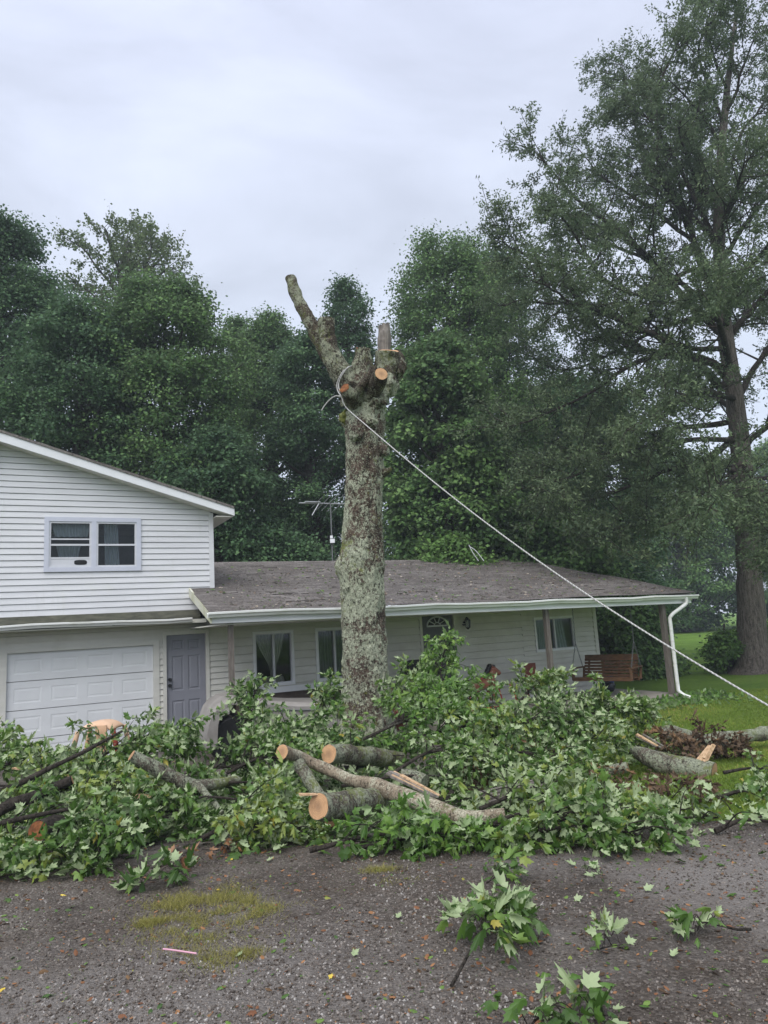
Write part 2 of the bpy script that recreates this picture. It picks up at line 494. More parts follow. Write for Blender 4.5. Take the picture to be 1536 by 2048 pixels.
M['cut'] = cutwood('fresh_orange_cut_wood', (0.46, 0.25, 0.12), (0.60, 0.37, 0.20), (0.24, 0.14, 0.08))
M['rot'] = simple('rotten_orange_wood', [(0.3, (0.05, 0.025, 0.015)), (0.55, (0.26, 0.10, 0.04)), (0.75, (0.45, 0.24, 0.10))], 18, 0.9, 0.8)
M['splinter'] = simple('pale_split_wood', [(0.25, (0.16, 0.09, 0.05)), (0.45, (0.50, 0.33, 0.19)), (0.75, (0.70, 0.52, 0.34))], 9, 0.8, 0.5, vs=(3, 3, 3))

# leaves: two real sides, varied by a per-leaf value
def leafmat(name, stops, under, trans=0.25, rough=0.45, spec=0.35, under_mix=1.0):
    m, nt, b = newmat(name)
    o = nt.nodes['Material Output']
    a = nt.nodes.new('ShaderNodeAttribute'); a.attribute_name = 'rnd'
    top = ramp(nt, a.outputs['Fac'], stops)
    g = nt.nodes.new('ShaderNodeNewGeometry')
    un = mixc(nt, under_mix, top, under)
    c = mixc(nt, g.outputs['Backfacing'], top, un)
    nt.links.new(c, b.inputs['Base Color'])
    b.inputs['Roughness'].default_value = rough
    b.inputs['Specular IOR Level'].default_value = spec
    tr = nt.nodes.new('ShaderNodeBsdfTranslucent')
    nt.links.new(c, tr.inputs[0])
    mix = nt.nodes.new('ShaderNodeMixShader')
    mix.inputs[0].default_value = trans
    nt.links.new(b.outputs[0], mix.inputs[1]); nt.links.new(tr.outputs[0], mix.inputs[2])
    nt.links.new(mix.outputs[0], o.inputs[0])
    return m
M['maple'] = leafmat('maple_leaf', [(0.0, (0.0437, 0.0952, 0.0171)), (0.5, (0.0828, 0.1680, 0.0285)), (0.93, (0.1610, 0.2576, 0.0522)), (1.0, (0.3220, 0.2800, 0.0475))], (0.3335, 0.4144, 0.2232), 0.22, 0.4, 0.4)
M['maple_fresh'] = leafmat('bright_maple_leaf', [(0.0, (0.0550, 0.1265, 0.0190)), (0.6, (0.1100, 0.2200, 0.0342)), (1.0, (0.1980, 0.3080, 0.0665))], (0.2640, 0.3630, 0.1710), 0.28, 0.42, 0.35)
M['dead'] = leafmat('dead_brown_leaf', [(0.0, (0.0425, 0.0266, 0.0170)), (0.6, (0.1105, 0.0712, 0.0425)), (1.0, (0.2040, 0.1235, 0.0638))], (0.1360, 0.0950, 0.0638), 0.1, 0.8, 0.15)
M['palechip'] = leafmat('pale_dry_leaf_scrap', [(0.0, (0.10, 0.07, 0.05)), (0.5, (0.26, 0.20, 0.15)), (1.0, (0.45, 0.40, 0.33))], (0.35, 0.32, 0.27), 0.1, 0.8)
M['yellow'] = leafmat('yellow_leaf', [(0.0, (0.60, 0.42, 0.04)), (1.0, (0.70, 0.55, 0.10))], (0.6, 0.5, 0.15), 0.2)
M['orange'] = leafmat('orange_brown_leaf', [(0.0, (0.16, 0.065, 0.03)), (1.0, (0.32, 0.16, 0.07))], (0.28, 0.16, 0.09), 0.1, 0.7)
M['tree_dark'] = leafmat('dark_tree_leaf', [(0.0, (0.0510, 0.1056, 0.0509)), (0.5, (0.0988, 0.1925, 0.0829)), (1.0, (0.1752, 0.2950, 0.1138))], (0.0956, 0.1552, 0.0803), 0.38, 0.55, 0.25)
M['tree_mid'] = leafmat('green_tree_leaf', [(0.0, (0.0669, 0.1366, 0.0509)), (0.5, (0.1306, 0.2407, 0.0749)), (1.0, (0.2230, 0.3571, 0.1138))], (0.1274, 0.1863, 0.0870), 0.38, 0.55, 0.25)
M['tree_bright'] = leafmat('fresh_tree_leaf', [(0.0, (0.0877, 0.1708, 0.0455)), (0.5, (0.1673, 0.3105, 0.0776)), (1.0, (0.2867, 0.4347, 0.1271))], (0.1593, 0.2329, 0.0936), 0.38, 0.55, 0.25)
M['tree_oak'] = leafmat('oak_leaf', [(0.0, (0.0741, 0.1158, 0.0628)), (0.5, (0.1312, 0.1901, 0.0927)), (1.0, (0.2163, 0.2747, 0.1346))], (0.1235, 0.1633, 0.0897), 0.38, 0.55, 0.25)
M['tree_airy'] = leafmat('olive_tree_leaf', [(0.0, (0.0840, 0.1320, 0.0550)), (0.5, (0.1500, 0.2160, 0.0825)), (1.0, (0.2280, 0.3000, 0.1210))], (0.1440, 0.1800, 0.0880), 0.38, 0.55, 0.25)
M['blade'] = leafmat('grass_blade', [(0.0, (0.1060, 0.1703, 0.0194)), (0.6, (0.2119, 0.3096, 0.0363)), (0.9, (0.3274, 0.3716, 0.0605)), (1.0, (0.5006, 0.3716, 0.1331))], (0.1540, 0.2167, 0.0363), 0.25, 0.5, 0.25)
M['drygrass'] = leafmat('dry_grass_blade', [(0.0, (0.1495, 0.1620, 0.0350)), (0.6, (0.2875, 0.2640, 0.0750)), (1.0, (0.4370, 0.3600, 0.1400))], (0.2530, 0.2400, 0.0700), 0.2, 0.6, 0.2)

def lawnmat():
    m, nt, b = newmat('mown_lawn')
    v = mapped(nt)
    c = ramp(nt, noise(nt, v, 0.35, 6, 0.6), [(0.3, (0.095, 0.175, 0.026)), (0.55, (0.145, 0.25, 0.038)), (0.75, (0.20, 0.29, 0.06))])
    c = mixc(nt, mrange(nt, noise(nt, v, 9, 8, 0.75), 0.4, 0.75, 0, 0.6), c, (0.025, 0.05, 0.010))
    c = mixc(nt, mrange(nt, noise(nt, v, 0.9, 7, 0.7), 0.58, 0.76, 0, 0.7), c, (0.20, 0.17, 0.065))
    nt.links.new(c, b.inputs['Base Color'])
    b.inputs['Roughness'].default_value = 0.9
    b.inputs['Specular IOR Level'].default_value = 0.1
    bump(nt, b, noise(nt, v, 50, 6, 0.8), 1.0, 0.04)
    return m
M['lawn'] = lawnmat()
def drivemat():
    m, nt, b = newmat('worn_gravelly_asphalt')
    v = mapped(nt)
    c = ramp(nt, noise(nt, v, 0.7, 8, 0.62, 0.5), [(0.30, (0.068, 0.051, 0.038)), (0.5, (0.120, 0.096, 0.075)), (0.64, (0.235, 0.205, 0.172))])
    vo = nt.nodes.new('ShaderNodeTexVoronoi'); vo.inputs['Scale'].default_value = 62
    nt.links.new(v, vo.inputs['Vector'])
    sepc = nt.nodes.new('ShaderNodeSeparateColor'); nt.links.new(vo.outputs['Color'], sepc.inputs[0])
    st = ramp(nt, sepc.outputs[0], [(0.0, (0.035, 0.027, 0.022)), (0.55, (0.085, 0.070, 0.059)), (0.85, (0.16, 0.140, 0.122)), (1.0, (0.27, 0.245, 0.22))])
    c = mixc(nt, 0.6, c, st)
    c = mixc(nt, mrange(nt, noise(nt, v, 130, 3, 0.6), 0.5, 0.75, 0, 0.6), c, (0.03, 0.024, 0.021))
    c = mixc(nt, mrange(nt, noise(nt, mapped(nt, loc=(3, 9, 0)), 1.6, 7, 0.65), 0.55, 0.7, 0, 0.45), c, (0.115, 0.085, 0.06))
    c = mixc(nt, mrange(nt, noise(nt, mapped(nt, loc=(1.6, 0.4, 0)), 0.55, 5, 0.6), 0.52, 0.68, 0, 0.55), c, (0.24, 0.225, 0.215))
    c = mixc(nt, mrange(nt, noise(nt, mapped(nt, loc=(5.2, 3.1, 0)), 0.9, 6, 0.65), 0.56, 0.7, 0, 0.6), c, (0.038, 0.03, 0.026))
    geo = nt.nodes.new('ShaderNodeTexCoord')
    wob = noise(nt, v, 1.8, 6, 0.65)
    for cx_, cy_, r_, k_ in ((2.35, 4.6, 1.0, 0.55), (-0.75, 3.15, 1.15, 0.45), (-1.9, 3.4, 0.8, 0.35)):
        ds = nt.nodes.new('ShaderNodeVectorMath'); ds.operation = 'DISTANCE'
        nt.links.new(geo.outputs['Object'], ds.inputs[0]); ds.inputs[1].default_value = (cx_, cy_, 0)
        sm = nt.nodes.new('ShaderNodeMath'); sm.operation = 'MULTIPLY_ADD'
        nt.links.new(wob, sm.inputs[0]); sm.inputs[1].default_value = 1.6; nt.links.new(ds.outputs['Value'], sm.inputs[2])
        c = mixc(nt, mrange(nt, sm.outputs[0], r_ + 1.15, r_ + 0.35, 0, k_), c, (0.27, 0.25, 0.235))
    nt.links.new(c, b.inputs['Base Color'])
    b.inputs['Roughness'].default_value = 0.75
    b.inputs['Specular IOR Level'].default_value = 0.3
    hh = nt.nodes.new('ShaderNodeMath'); hh.operation = 'SUBTRACT'
    nt.links.new(noise(nt, v, 90, 5, 0.7), hh.inputs[0]); nt.links.new(vo.outputs['Distance'], hh.inputs[1])
    bump(nt, b, hh.outputs[0], 0.9, 0.02)
    return m
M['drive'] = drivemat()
def stonemat():
    m, nt, b = newmat('gravel_stone')
    a = nt.nodes.new('ShaderNodeAttribute'); a.attribute_name = 'rnd'
    c = ramp(nt, a.outputs['Fac'], [(0.0, (0.05, 0.039, 0.031)), (0.5, (0.135, 0.112, 0.093)), (0.82, (0.24, 0.212, 0.188)), (0.97, (0.25, 0.23, 0.215)), (1.0, (0.34, 0.32, 0.30))])
    nt.links.new(c, b.inputs['Base Color'])
    b.inputs['Roughness'].default_value = 0.7
    return m
M['stone'] = stonemat()

# ------------------------------------------------------------------ ground, driveway
def sheet(xs, ys, zf, keep=None):
    X, Y = np.meshgrid(xs, ys)
    V = np.stack([X, Y, zf(X, Y)], -1).reshape(-1, 3)
    nx, ny = len(xs), len(ys)
    i = np.arange(ny - 1)[:, None]; j = np.arange(nx - 1)[None, :]
    F = np.stack([i * nx + j, i * nx + j + 1, (i + 1) * nx + j + 1, (i + 1) * nx + j], -1).reshape(-1, 4)
    if keep is not None:
        cc = V[F].mean(1)
        F = F[keep(cc[:, 0], cc[:, 1])]
        used = np.unique(F); mp_ = np.zeros(len(V), int); mp_[used] = np.arange(len(used))
        V, F = V[used], mp_[F]
    return V, F
def lawnz(X, Y):
    P = np.stack([X, Y, X * 0], -1)
    return gz(Y) + 0.03 * fbm(P * 0.5, 3, 3) * np.clip((np.hypot(X, Y) - 3) / 4, 0, 1)
def edge(Y):       # driveway / lawn boundary: X of the edge at depth Y
    return np.interp(Y, [-10, 5.2, 5.7, 6.2, 7.0, 8.5, 10, 12, 20], [40, 40, 4.2, 2.2, 1.5, 1.3, 1.1, 0.8, 0.3])
def on_drive(X, Y):
    P = np.stack([X, Y, X * 0], -1)
    return X < edge(Y) + 0.3 * fbm(P * 1.7, 11, 4)
a1 = np.concatenate([[-240, -120, -60, -35, -22], np.arange(-14, 30, 0.35), [36, 50, 80, 140, 240]])
a2 = np.concatenate([[-100, -30, -10], np.arange(-4, 30, 0.35), [34, 42, 55, 75, 110, 240]])
mb = MB(); V, F = sheet(a1, a2, lawnz); mb.add(V, F, 0, True)
tag(mb.build('ground', M['lawn'], origin=(0, 0, 0)), kind='structure')
def drivez(X, Y):
    P = np.stack([X, Y, X * 0], -1)
    return lawnz(X, Y) + 0.012 + 0.006 * fbm(P * 3.1, 5, 4)
mb = MB(); V, F = sheet(np.arange(-14, 14, 0.12), np.arange(-3, 18, 0.12), drivez, on_drive); mb.add(V, F, 0, True)
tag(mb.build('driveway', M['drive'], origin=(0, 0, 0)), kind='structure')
def groundz(X, Y):
    X = np.asarray(X, float); Y = np.asarray(Y, float)
    return np.where(on_drive(X, Y), drivez(X, Y), lawnz(X, Y))

# loose stones on the driveway
def rotmats(n, r):
    q = unit(r.normal(size=(n, 4)))
    a, b, c, d = q.T
    return np.stack([np.stack([1 - 2 * (c * c + d * d), 2 * (b * c - a * d), 2 * (b * d + a * c)], -1),
                     np.stack([2 * (b * c + a * d), 1 - 2 * (b * b + d * d), 2 * (c * d - a * b)], -1),
                     np.stack([2 * (b * d - a * c), 2 * (c * d + a * b), 1 - 2 * (b * b + c * c)], -1)], 1)
OCT_V = np.array([(1, 0, 0), (-1, 0, 0), (0, 1, 0), (0, -1, 0), (0, 0, 1), (0, 0, -1)], float)
OCT_F = np.array([(0, 2, 4), (2, 1, 4), (1, 3, 4), (3, 0, 4), (2, 0, 5), (1, 2, 5), (3, 1, 5), (0, 3, 5)])
def instance(tv, tf, pos, mats_, rndv):
    n, k = len(pos), len(tv)
    V = np.einsum('nij,kj->nki', mats_, tv) + pos[:, None, :]
    F = (tf[None] + (np.arange(n) * k)[:, None, None]).reshape(-1, tf.shape[1])
    return V.reshape(-1, 3), F, np.repeat(rndv, k)
n = 75000
Y = 2.7 + 4.2 * rng.random(n) ** 1.5
X = (rng.random(n) - 0.5) * Y * 1.3
pn = fbm(np.stack([X, Y, X * 0], -1) * 0.8, 21, 4)
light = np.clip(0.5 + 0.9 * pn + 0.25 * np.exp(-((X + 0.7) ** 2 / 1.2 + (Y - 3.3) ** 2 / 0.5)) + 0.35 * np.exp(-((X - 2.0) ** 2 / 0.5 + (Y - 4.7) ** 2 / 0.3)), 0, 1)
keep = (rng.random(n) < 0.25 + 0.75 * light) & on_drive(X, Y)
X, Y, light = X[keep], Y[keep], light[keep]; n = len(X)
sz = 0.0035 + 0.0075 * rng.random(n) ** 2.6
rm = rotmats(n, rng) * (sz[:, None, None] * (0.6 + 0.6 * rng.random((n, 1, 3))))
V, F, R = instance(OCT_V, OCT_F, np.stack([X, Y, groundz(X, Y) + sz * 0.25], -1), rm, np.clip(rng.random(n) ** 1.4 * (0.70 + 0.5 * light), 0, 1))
mb = MB(); mb.add(V, F, 0, False, R)
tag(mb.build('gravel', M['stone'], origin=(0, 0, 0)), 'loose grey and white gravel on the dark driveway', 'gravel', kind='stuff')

# ------------------------------------------------------------------ house
house = empty('house', H(0, 0, -0.5), TH, label='white sided house with a garage wing and a long low covered porch', cat='house')
def lap(mb, s0, s1, z0, z1, o, exp, holes=(), top=None, lip=0.018, m=0):
    """lapped siding as real tilted rows, cut round openings; top(s) clips to a gable line"""
    nrow = int(math.ceil((z1 - z0) / exp - 1e-6))
    for r in range(nrow):
        za, zb = z0 + r * exp, min(z0 + (r + 1) * exp, z1)
        cuts = sorted({za, zb} | {z for h in holes for z in (h[2], h[3]) if za < z < zb})
        for ca, cb in zip(cuts[:-1], cuts[1:]):
            segs = [(s0, s1)]
            for h in holes:
                if h[2] <= ca + 1e-6 and h[3] >= cb - 1e-6:
                    segs = [q for a, b in segs for q in ((a, min(b, h[0])), (max(a, h[1]), b)) if q[1] - q[0] > 1e-4]
            oa = o + lip * (1 - (ca - za) / exp); ob = o + lip * (1 - (cb - za) / exp)
            last = abs(cb - zb) < 1e-6 and zb < z1 - 1e-6
            gap = 0.013 if last and cb - ca > 0.03 else 0.0
            for a, b in segs:
                ct = cb - gap
                ob = o + lip * (1 - (ct - za) / exp)
                if top:
                    a0, b0 = top(ca); a1_, b1_ = top(ct)
                    q = [(max(a, a0), oa, ca), (min(b, b0), oa, ca), (min(b, b1_), ob, ct), (max(a, a1_), ob, ct)]
                    if q[1][0] - q[0][0] < 1e-3: continue
                    if q[2][0] < q[3][0]: q[2] = q[3] = ((q[2][0] + q[3][0]) / 2, ob, ct)
                else:
                    q = [(a, oa, ca), (b, oa, ca), (b, ob, ct), (a, ob, ct)]
                mb.quad(*[H(*p) for p in q], m)
                back = o - 0.022
                if gap and q[2][0] - q[3][0] > 0.01:          # the open groove under the next row
                    mb.quad(H(q[3][0], ob, ct), H(q[2][0], ob, ct), H(q[2][0], back, ct), H(q[3][0], back, ct), m)
                    mb.quad(H(q[3][0], back, ct), H(q[2][0], back, ct), H(q[2][0], back, cb), H(q[3][0], back, cb), m)
                if abs(ca - za) < 1e-6:
                    mb.quad(H(q[0][0], back, ca), H(q[1][0], back, ca), H(q[1][0], oa, ca), H(q[0][0], oa, ca), m)
PK_S, PK_Z, SL = -0.32, 5.60, 0.305
def gable(z):
    wv = max((PK_Z - 0.06 - z) / SL, 0.0)
    return PK_S - wv, PK_S + wv
UW = (0.47, 2.25, 3.06, 4.13)
mb = MB()
lap(mb, -4.35, 3.71, 2.235, 5.55, 0.0, 0.1175, [UW], gable)
mb.quad(H(-4.35, -0.01, 1.9), H(-4.35, -9, 1.9), H(-4.35, -9, 4.3), H(-4.35, -0.01, 4.3))
lap_side = [H(3.69, -0.01, 1.9), H(3.69, -9, 1.9), H(3.69, -9, 4.3), H(3.69, -0.01, 4.3)]
mb.quad(*lap_side)
mb.add([H(-4.35, -9, 1.9), H(3.69, -9, 1.9), H(3.69, -9, 4.3), H(PK_S, -9, 5.5), H(-4.35, -9, 4.3)], [(0, 1, 2, 3, 4)])
mb.hbox(3.63, 3.73, -0.05, 0.024, 2.62, 4.27)
mb.build('upper_wall', [M['siding'], M['grime']], house)
GD = (-0.16, 2.53, -0.51, 1.62); SD = (2.73, 3.52, -0.36, 1.74); W1 = (4.52, 5.44, 0.54, 1.71); W2 = (5.95, 6.87, 0.54, 1.71)
FD = (8.71, 9.61, -0.32, 1.93); WR = (12.1, 13.46, 0.76, 1.66)
mb = MB()
lap(mb, -4.35, 4.1, -0.5, 1.97, 0.0, 0.119, [GD, SD], lip=0.024)
lap(mb, 4.1, 11.7, 0.40, 1.97, 0.0, 0.172, [W1, W2, FD], lip=0.034)
lap(mb, 7.6, 11.7, -0.36, 0.40, 0.0, 0.172, [W1, W2, FD], lip=0.034)
lap(mb, 11.7, 14.25, -0.35, 1.97, 0.0, 0.130, [WR], lip=0.026)
mb.hbox(14.16, 14.28, -0.04, 0.028, -0.36, 1.95)
for a, b in (((-4.35, -0.02), (-4.35, -9)), ((14.25, -0.02), (14.25, -8)), ((14.25, -8), (-4.35, -8))):
    mb.quad(H(a[0], a[1], -0.5), H(b[0], b[1], -0.5), H(b[0], b[1], 2.0), H(a[0], a[1], 2.0))
mb.build('lower_wall', [M['siding_low'], M['grime']], house)
mb = MB()
mb.hbox(4.1, 7.6, -0.05, 0.0, -0.5, 0.40)
mb.build('skirting', M['skirt'], house)
mb = MB()
mb.hbox(4.3, 7.5, 0.024, 0.05, 0.40, 0.52)
mb.build('base_trim', M['white'], house)
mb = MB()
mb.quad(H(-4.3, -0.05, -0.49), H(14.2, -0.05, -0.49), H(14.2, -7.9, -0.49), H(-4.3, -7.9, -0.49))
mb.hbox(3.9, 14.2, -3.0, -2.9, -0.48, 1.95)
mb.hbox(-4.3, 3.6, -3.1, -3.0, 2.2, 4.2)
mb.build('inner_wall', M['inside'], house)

# roofs: stepped shingle courses
def courses(mb, s0f, s1f, o0, z0, o1, z1, exp=0.14, lip=0.007, th=0.09, m=0):
    L = math.hypot(o1 - o0, z1 - z0); nrow = int(L / exp)
    for r in range(nrow):
        ta, tb = r / nrow, (r + 1) / nrow
        oa, za = o0 + (o1 - o0) * ta, z0 + (z1 - z0) * ta
        ob, zb = o0 + (o1 - o0) * tb, z0 + (z1 - z0) * tb
        sa0, sa1, sb0, sb1 = s0f(oa), s1f(oa), s0f(ob), s1f(ob)
        k = 12
        for i in range(k):                     # slight sag so the rows are not ruler straight
            u, v = i / k, (i + 1) / k
            def P(t, so0, so1, o_, z_, add): 
                s = so0 + (so1 - so0) * t
                return H(s, o_, z_ + add + 0.012 * math.sin(s * 1.3 + o_ * 2) + 0.008 * math.sin(s * 3.1 - o_))
            mb.quad(P(u, sa0, sa1, oa, za, lip), P(v, sa0, sa1, oa, za, lip), P(v, sb0, sb1, ob, zb, 0), P(u, sb0, sb1, ob, zb, 0), m)
            mb.quad(P(u, sa0, sa1, oa, za, lip), P(u, sa0, sa1, oa, za, -lip), P(v, sa0, sa1, oa, za, -lip), P(v, sa0, sa1, oa, za, lip), m)
EV_O = 2.72
def ez(s): return 2.07 - 0.0075 * (s - 3)
mb = MB()
courses(mb, lambda o: 3.2 - 0.09 * o, lambda o: 15.02, EV_O + 0.04, 2.055, 0.0, 2.69)
courses(mb, lambda o: 3.72, lambda o: 15.02, 0.0, 2.69, -4.0, 3.60)
courses(mb, lambda o: 3.72, lambda o: 15.02, -8.4, 2.60, -4.0, 3.60)
mb.hull8([H(3.74, -4.12, 3.57), H(3.74, -3.88, 3.57), H(15.03, -3.88, 3.57), H(15.03, -4.12, 3.57), H(3.74, -4.02, 3.635), H(3.74, -3.98, 3.635), H(15.03, -3.98, 3.635), H(15.03, -4.02, 3.635)])
mb.hull8([H(3.735, -1.9, 3.1), H(3.735, -0.9, 2.85), H(4.35, -1.5, 3.05), H(4.3, -1.7, 3.07), H(3.735, -1.9, 3.42), H(3.735, -1.55, 3.40), H(3.8, -1.6, 3.38), H(3.8, -1.7, 3.38)])
porch_roof = mb.build('porch_roof', M['shingle'], house)
mb = MB()
mb.hull8([H(3.25, EV_O - 0.1, 1.96), H(3.25, -0.0, 2.58), H(3.40, 0.0, 2.58), H(3.40, EV_O - 0.1, 1.96), H(3.25, EV_O - 0.1, 1.98), H(3.25, 0.0, 2.6), H(3.4, 0.0, 2.6), H(3.4, EV_O - 0.1, 1.98)])
mb.hbox(3.2, 15.0, 0.03, EV_O - 0.12, 1.845, 1.865)
mb.quad(H(14.3, 0.02, 1.86), H(15.0, 0.02, 1.86), H(15.0, -8.3, 1.95), H(14.3, -8.3, 1.95))
mb.build('porch_ceiling', M['soffit'], house)
mb = MB()
mb.hull8([H(2.965, EV_O + 0.02, 1.885), H(3.2, 0.01, 2.50), H(3.23, 0.01, 2.50), H(2.995, EV_O + 0.02, 1.885), H(2.955, EV_O + 0.02, 2.05), H(3.19, 0.01, 2.685), H(3.23, 0.01, 2.685), H(2.995, EV_O + 0.02, 2.05)])
mb.build('rake_board', M['rake'], house)
mb = MB()
mb.hull8([H(15.0, EV_O - 0.1, 1.86), H(15.0, -4, 3.42), H(15.04, -4, 3.42), H(15.04, EV_O - 0.1, 1.86), H(15.0, EV_O - 0.1, 2.02), H(15.0, -4, 3.58), H(15.04, -4, 3.58), H(15.04, EV_O - 0.1, 2.02)])
mb.build('rake_board', M['rake'], house)
# porch beam and gutter, slightly sagging
mb = MB()
mb.hull8([H(3.0, EV_O - 0.12, ez(3) - 0.19), H(3.0, EV_O - 0.02, ez(3) - 0.19), H(14.9, EV_O - 0.02, ez(14.9) - 0.19), H(14.9, EV_O - 0.12, ez(14.9) - 0.19),
          H(3.0, EV_O - 0.12, ez(3) - 0.02), H(3.0, EV_O - 0.02, ez(3) - 0.02), H(14.9, EV_O - 0.02, ez(14.9) - 0.02), H(14.9, EV_O - 0.12, ez(14.9) - 0.02)])
mb.build('porch_beam', M['white'], house)
def gutter(mb, s0, s1, o, zf, hgt=0.085, dep=0.11, k=16):
    prof = [(0.0, 0.0), (0.0, -hgt), (dep * 0.6, -hgt), (dep * 0.75, -hgt * 0.55), (dep, -hgt * 0.35), (dep, 0.0), (dep - 0.018, 0.006), (dep - 0.02, -0.01), (0.02, -0.03)]
    R = []
    for i in range(k + 1):
        s = s0 + (s1 - s0) * i / k
        wob = 0.010 * math.sin(s * 1.9) + 0.006 * math.sin(s * 4.3)
        R.append([H(s, o + a, zf(s) + b + wob) for a, b in prof])
    n = len(prof)
    V = [p for r in R for p in r]
    F = [(i * n + j, (i + 1) * n + j, (i + 1) * n + (j + 1) % n, i * n + (j + 1) % n) for i in range(k) for j in range(n)]
    F += [tuple(range(n)), tuple(k * n + j for j in range(n))[::-1]]
    mb.add(V, F)
mb = MB(); gutter(mb, 2.92, 15.05, EV_O, ez, 0.09, 0.12)
mb.build('porch_gutter', M['gutter'], house)
# garage eave
mb = MB()
mb.hull8([H(-4.5, 0.02, 2.20), H(-4.5, 0.56, 2.045), H(3.30, 0.56, 2.04), H(3.40, 0.02, 2.20), H(-4.5, 0.02, 2.235), H(-4.5, 0.56, 2.08), H(3.30, 0.56, 2.075), H(3.40, 0.02, 2.235)])
mb.build('garage_eave_roof', M['moldroof'], house)
mb = MB(); gutter(mb, -4.5, 3.12, 0.56, lambda s: 2.065 - 0.004 * s, 0.08, 0.11)
mb.build('garage_gutter', M['gutter'], house)
mb = MB()
mb.hbox(-4.5, 3.42, 0.03, 0.555, 1.955, 1.975)
mb.hbox(3.12, 3.42, 0.50, 0.555, 1.975, 2.03)
mb.build('garage_soffit', M['soffit'], house)
# upper roof
mb = MB()
for sg in (1, -1):
    e_s = PK_S + sg * 4.42
    def rp(s, o, up): return H(s, o, PK_Z + 0.10 - SL * abs(s - PK_S) + up)
    mb.hull8([rp(PK_S, 0.36, -0.03), rp(e_s, 0.36, -0.03), rp(e_s, -9.4, -0.03), rp(PK_S, -9.4, -0.03), rp(PK_S, 0.36, 0.02), rp(e_s, 0.36, 0.02), rp(e_s, -9.4, 0.02), rp(PK_S, -9.4, 0.02)])
mb.build('upper_roof', M['shingle'], house)
mb = MB()
for sg in (1, -1):
    e_s = PK_S + sg * 4.40
    def rp(s, o, up): return H(s, o, PK_Z + 0.07 - SL * abs(s - PK_S) + up)
    mb.hull8([rp(PK_S, 0.31, -0.17), rp(e_s, 0.31, -0.15), rp(e_s, 0.34, -0.15), rp(PK_S, 0.34, -0.17), rp(PK_S, 0.31, 0), rp(e_s, 0.31, 0), rp(e_s, 0.34, 0), rp(PK_S, 0.34, 0)])
    mb.hull8([rp(e_s, 0.335, -0.15), rp(e_s + sg * 0.03, 0.335, -0.15), rp(e_s + sg * 0.03, -9.3, -0.15), rp(e_s, -9.3, -0.15), rp(e_s, 0.335, 0), rp(e_s + sg * 0.03, 0.335, 0), rp(e_s + sg * 0.03, -9.3, 0), rp(e_s, -9.3, 0)])
mb.build('upper_fascia', M['white'], house)
mb = MB()
for sg in (1, -1):
    e_s = PK_S + sg * 4.39
    def rp(s, o, up): return H(s, o, PK_Z - 0.075 - SL * abs(s - PK_S) + up)
    mb.hull8([rp(PK_S, 0.0, -0.012), rp(e_s, 0.0, -0.012), rp(e_s, 0.305, -0.012), rp(PK_S, 0.305, -0.012), rp(PK_S, 0, 0), rp(e_s, 0, 0), rp(e_s, 0.305, 0), rp(PK_S, 0.305, 0)])
    w_s = 3.72 if sg > 0 else -4.36
    a, b = sorted((w_s, e_s))
    zc = PK_Z - 0.08 - SL * 4.39
    mb.hbox(a, b, -9.2, 0.305, zc - 0.03, zc - 0.016)
mb.build('upper_soffit', M['soffit'], house)

# windows
def window(name, rect, frame_m, tw, sash_fn, curtain_fn=None, cm='curtain', glass_o=-0.03):
    s0, s1, z0, z1 = rect
    mb = MB()
    mb.hbox(s0, s0 + tw, -0.06, 0.04, z0, z1); mb.hbox(s1 - tw, s1, -0.06, 0.04, z0, z1)
    mb.hbox(s0 + tw, s1 - tw, -0.06, 0.038, z0, z0 + tw); mb.hbox(s0 + tw, s1 - tw, -0.06, 0.038, z1 - tw, z1)
    wd = mb.build(name, frame_m, house)
    mb = MB(); sash_fn(mb, s0 + tw, s1 - tw, z0 + tw, z1 - tw)
    mb.build('sash', M['sash'], wd)
    mb = MB(); mb.quad(H(s0 + tw, glass_o, z0 + tw), H(s1 - tw, glass_o, z0 + tw), H(s1 - tw, glass_o, z1 - tw), H(s0 + tw, glass_o, z1 - tw))
    mb.build('pane', M['glass'], wd)
    if curtain_fn:
        mb = MB(); curtain_fn(mb, s0 + tw, s1 - tw, z0 + tw, z1 - tw)
        mb.build('curtain', M[cm], wd)
    return wd
def drape(mb, top, bot, o=-0.12, amp=0.018, waves=7, tie=None):
    """pleated curtain between two (s0,s1,z) edges; tie=(t,s0,s1) pinches it part-way down"""
    nu, nv = 60, 14
    V = []
    for j in range(nv + 1):
        t = j / nv
        a = top[0] + (bot[0] - top[0]) * t; b = top[1] + (bot[1] - top[1]) * t
        if tie:
            g = math.exp(-((t - tie[0]) / 0.3) ** 2)
            a = a + (tie[1] - a) * g; b = b + (tie[2] - b) * g
        z = top[2] + (bot[2] - top[2]) * t
        for i in range(nu + 1):
            u = i / nu
            V.append(H(a + (b - a) * u, o + amp * math.sin(u * waves * 2 * math.pi + 0.5 * math.sin(t * 4)), z))
    F = [(j * (nu + 1) + i, j * (nu + 1) + i + 1, (j + 1) * (nu + 1) + i + 1, (j + 1) * (nu + 1) + i) for j in range(nv) for i in range(nu)]
    mb.add(V, np.array(F), 0, True)
def rail(mb, s0, s1, z0, z1, t, o0, o1):
    mb.hbox(s0, s0 + t, o0, o1, z0, z1); mb.hbox(s1 - t, s1, o0, o1, z0, z1)
    mb.hbox(s0 + t, s1 - t, o0, o1, z0, z0 + t); mb.hbox(s0 + t, s1 - t, o0, o1, z1 - t, z1)
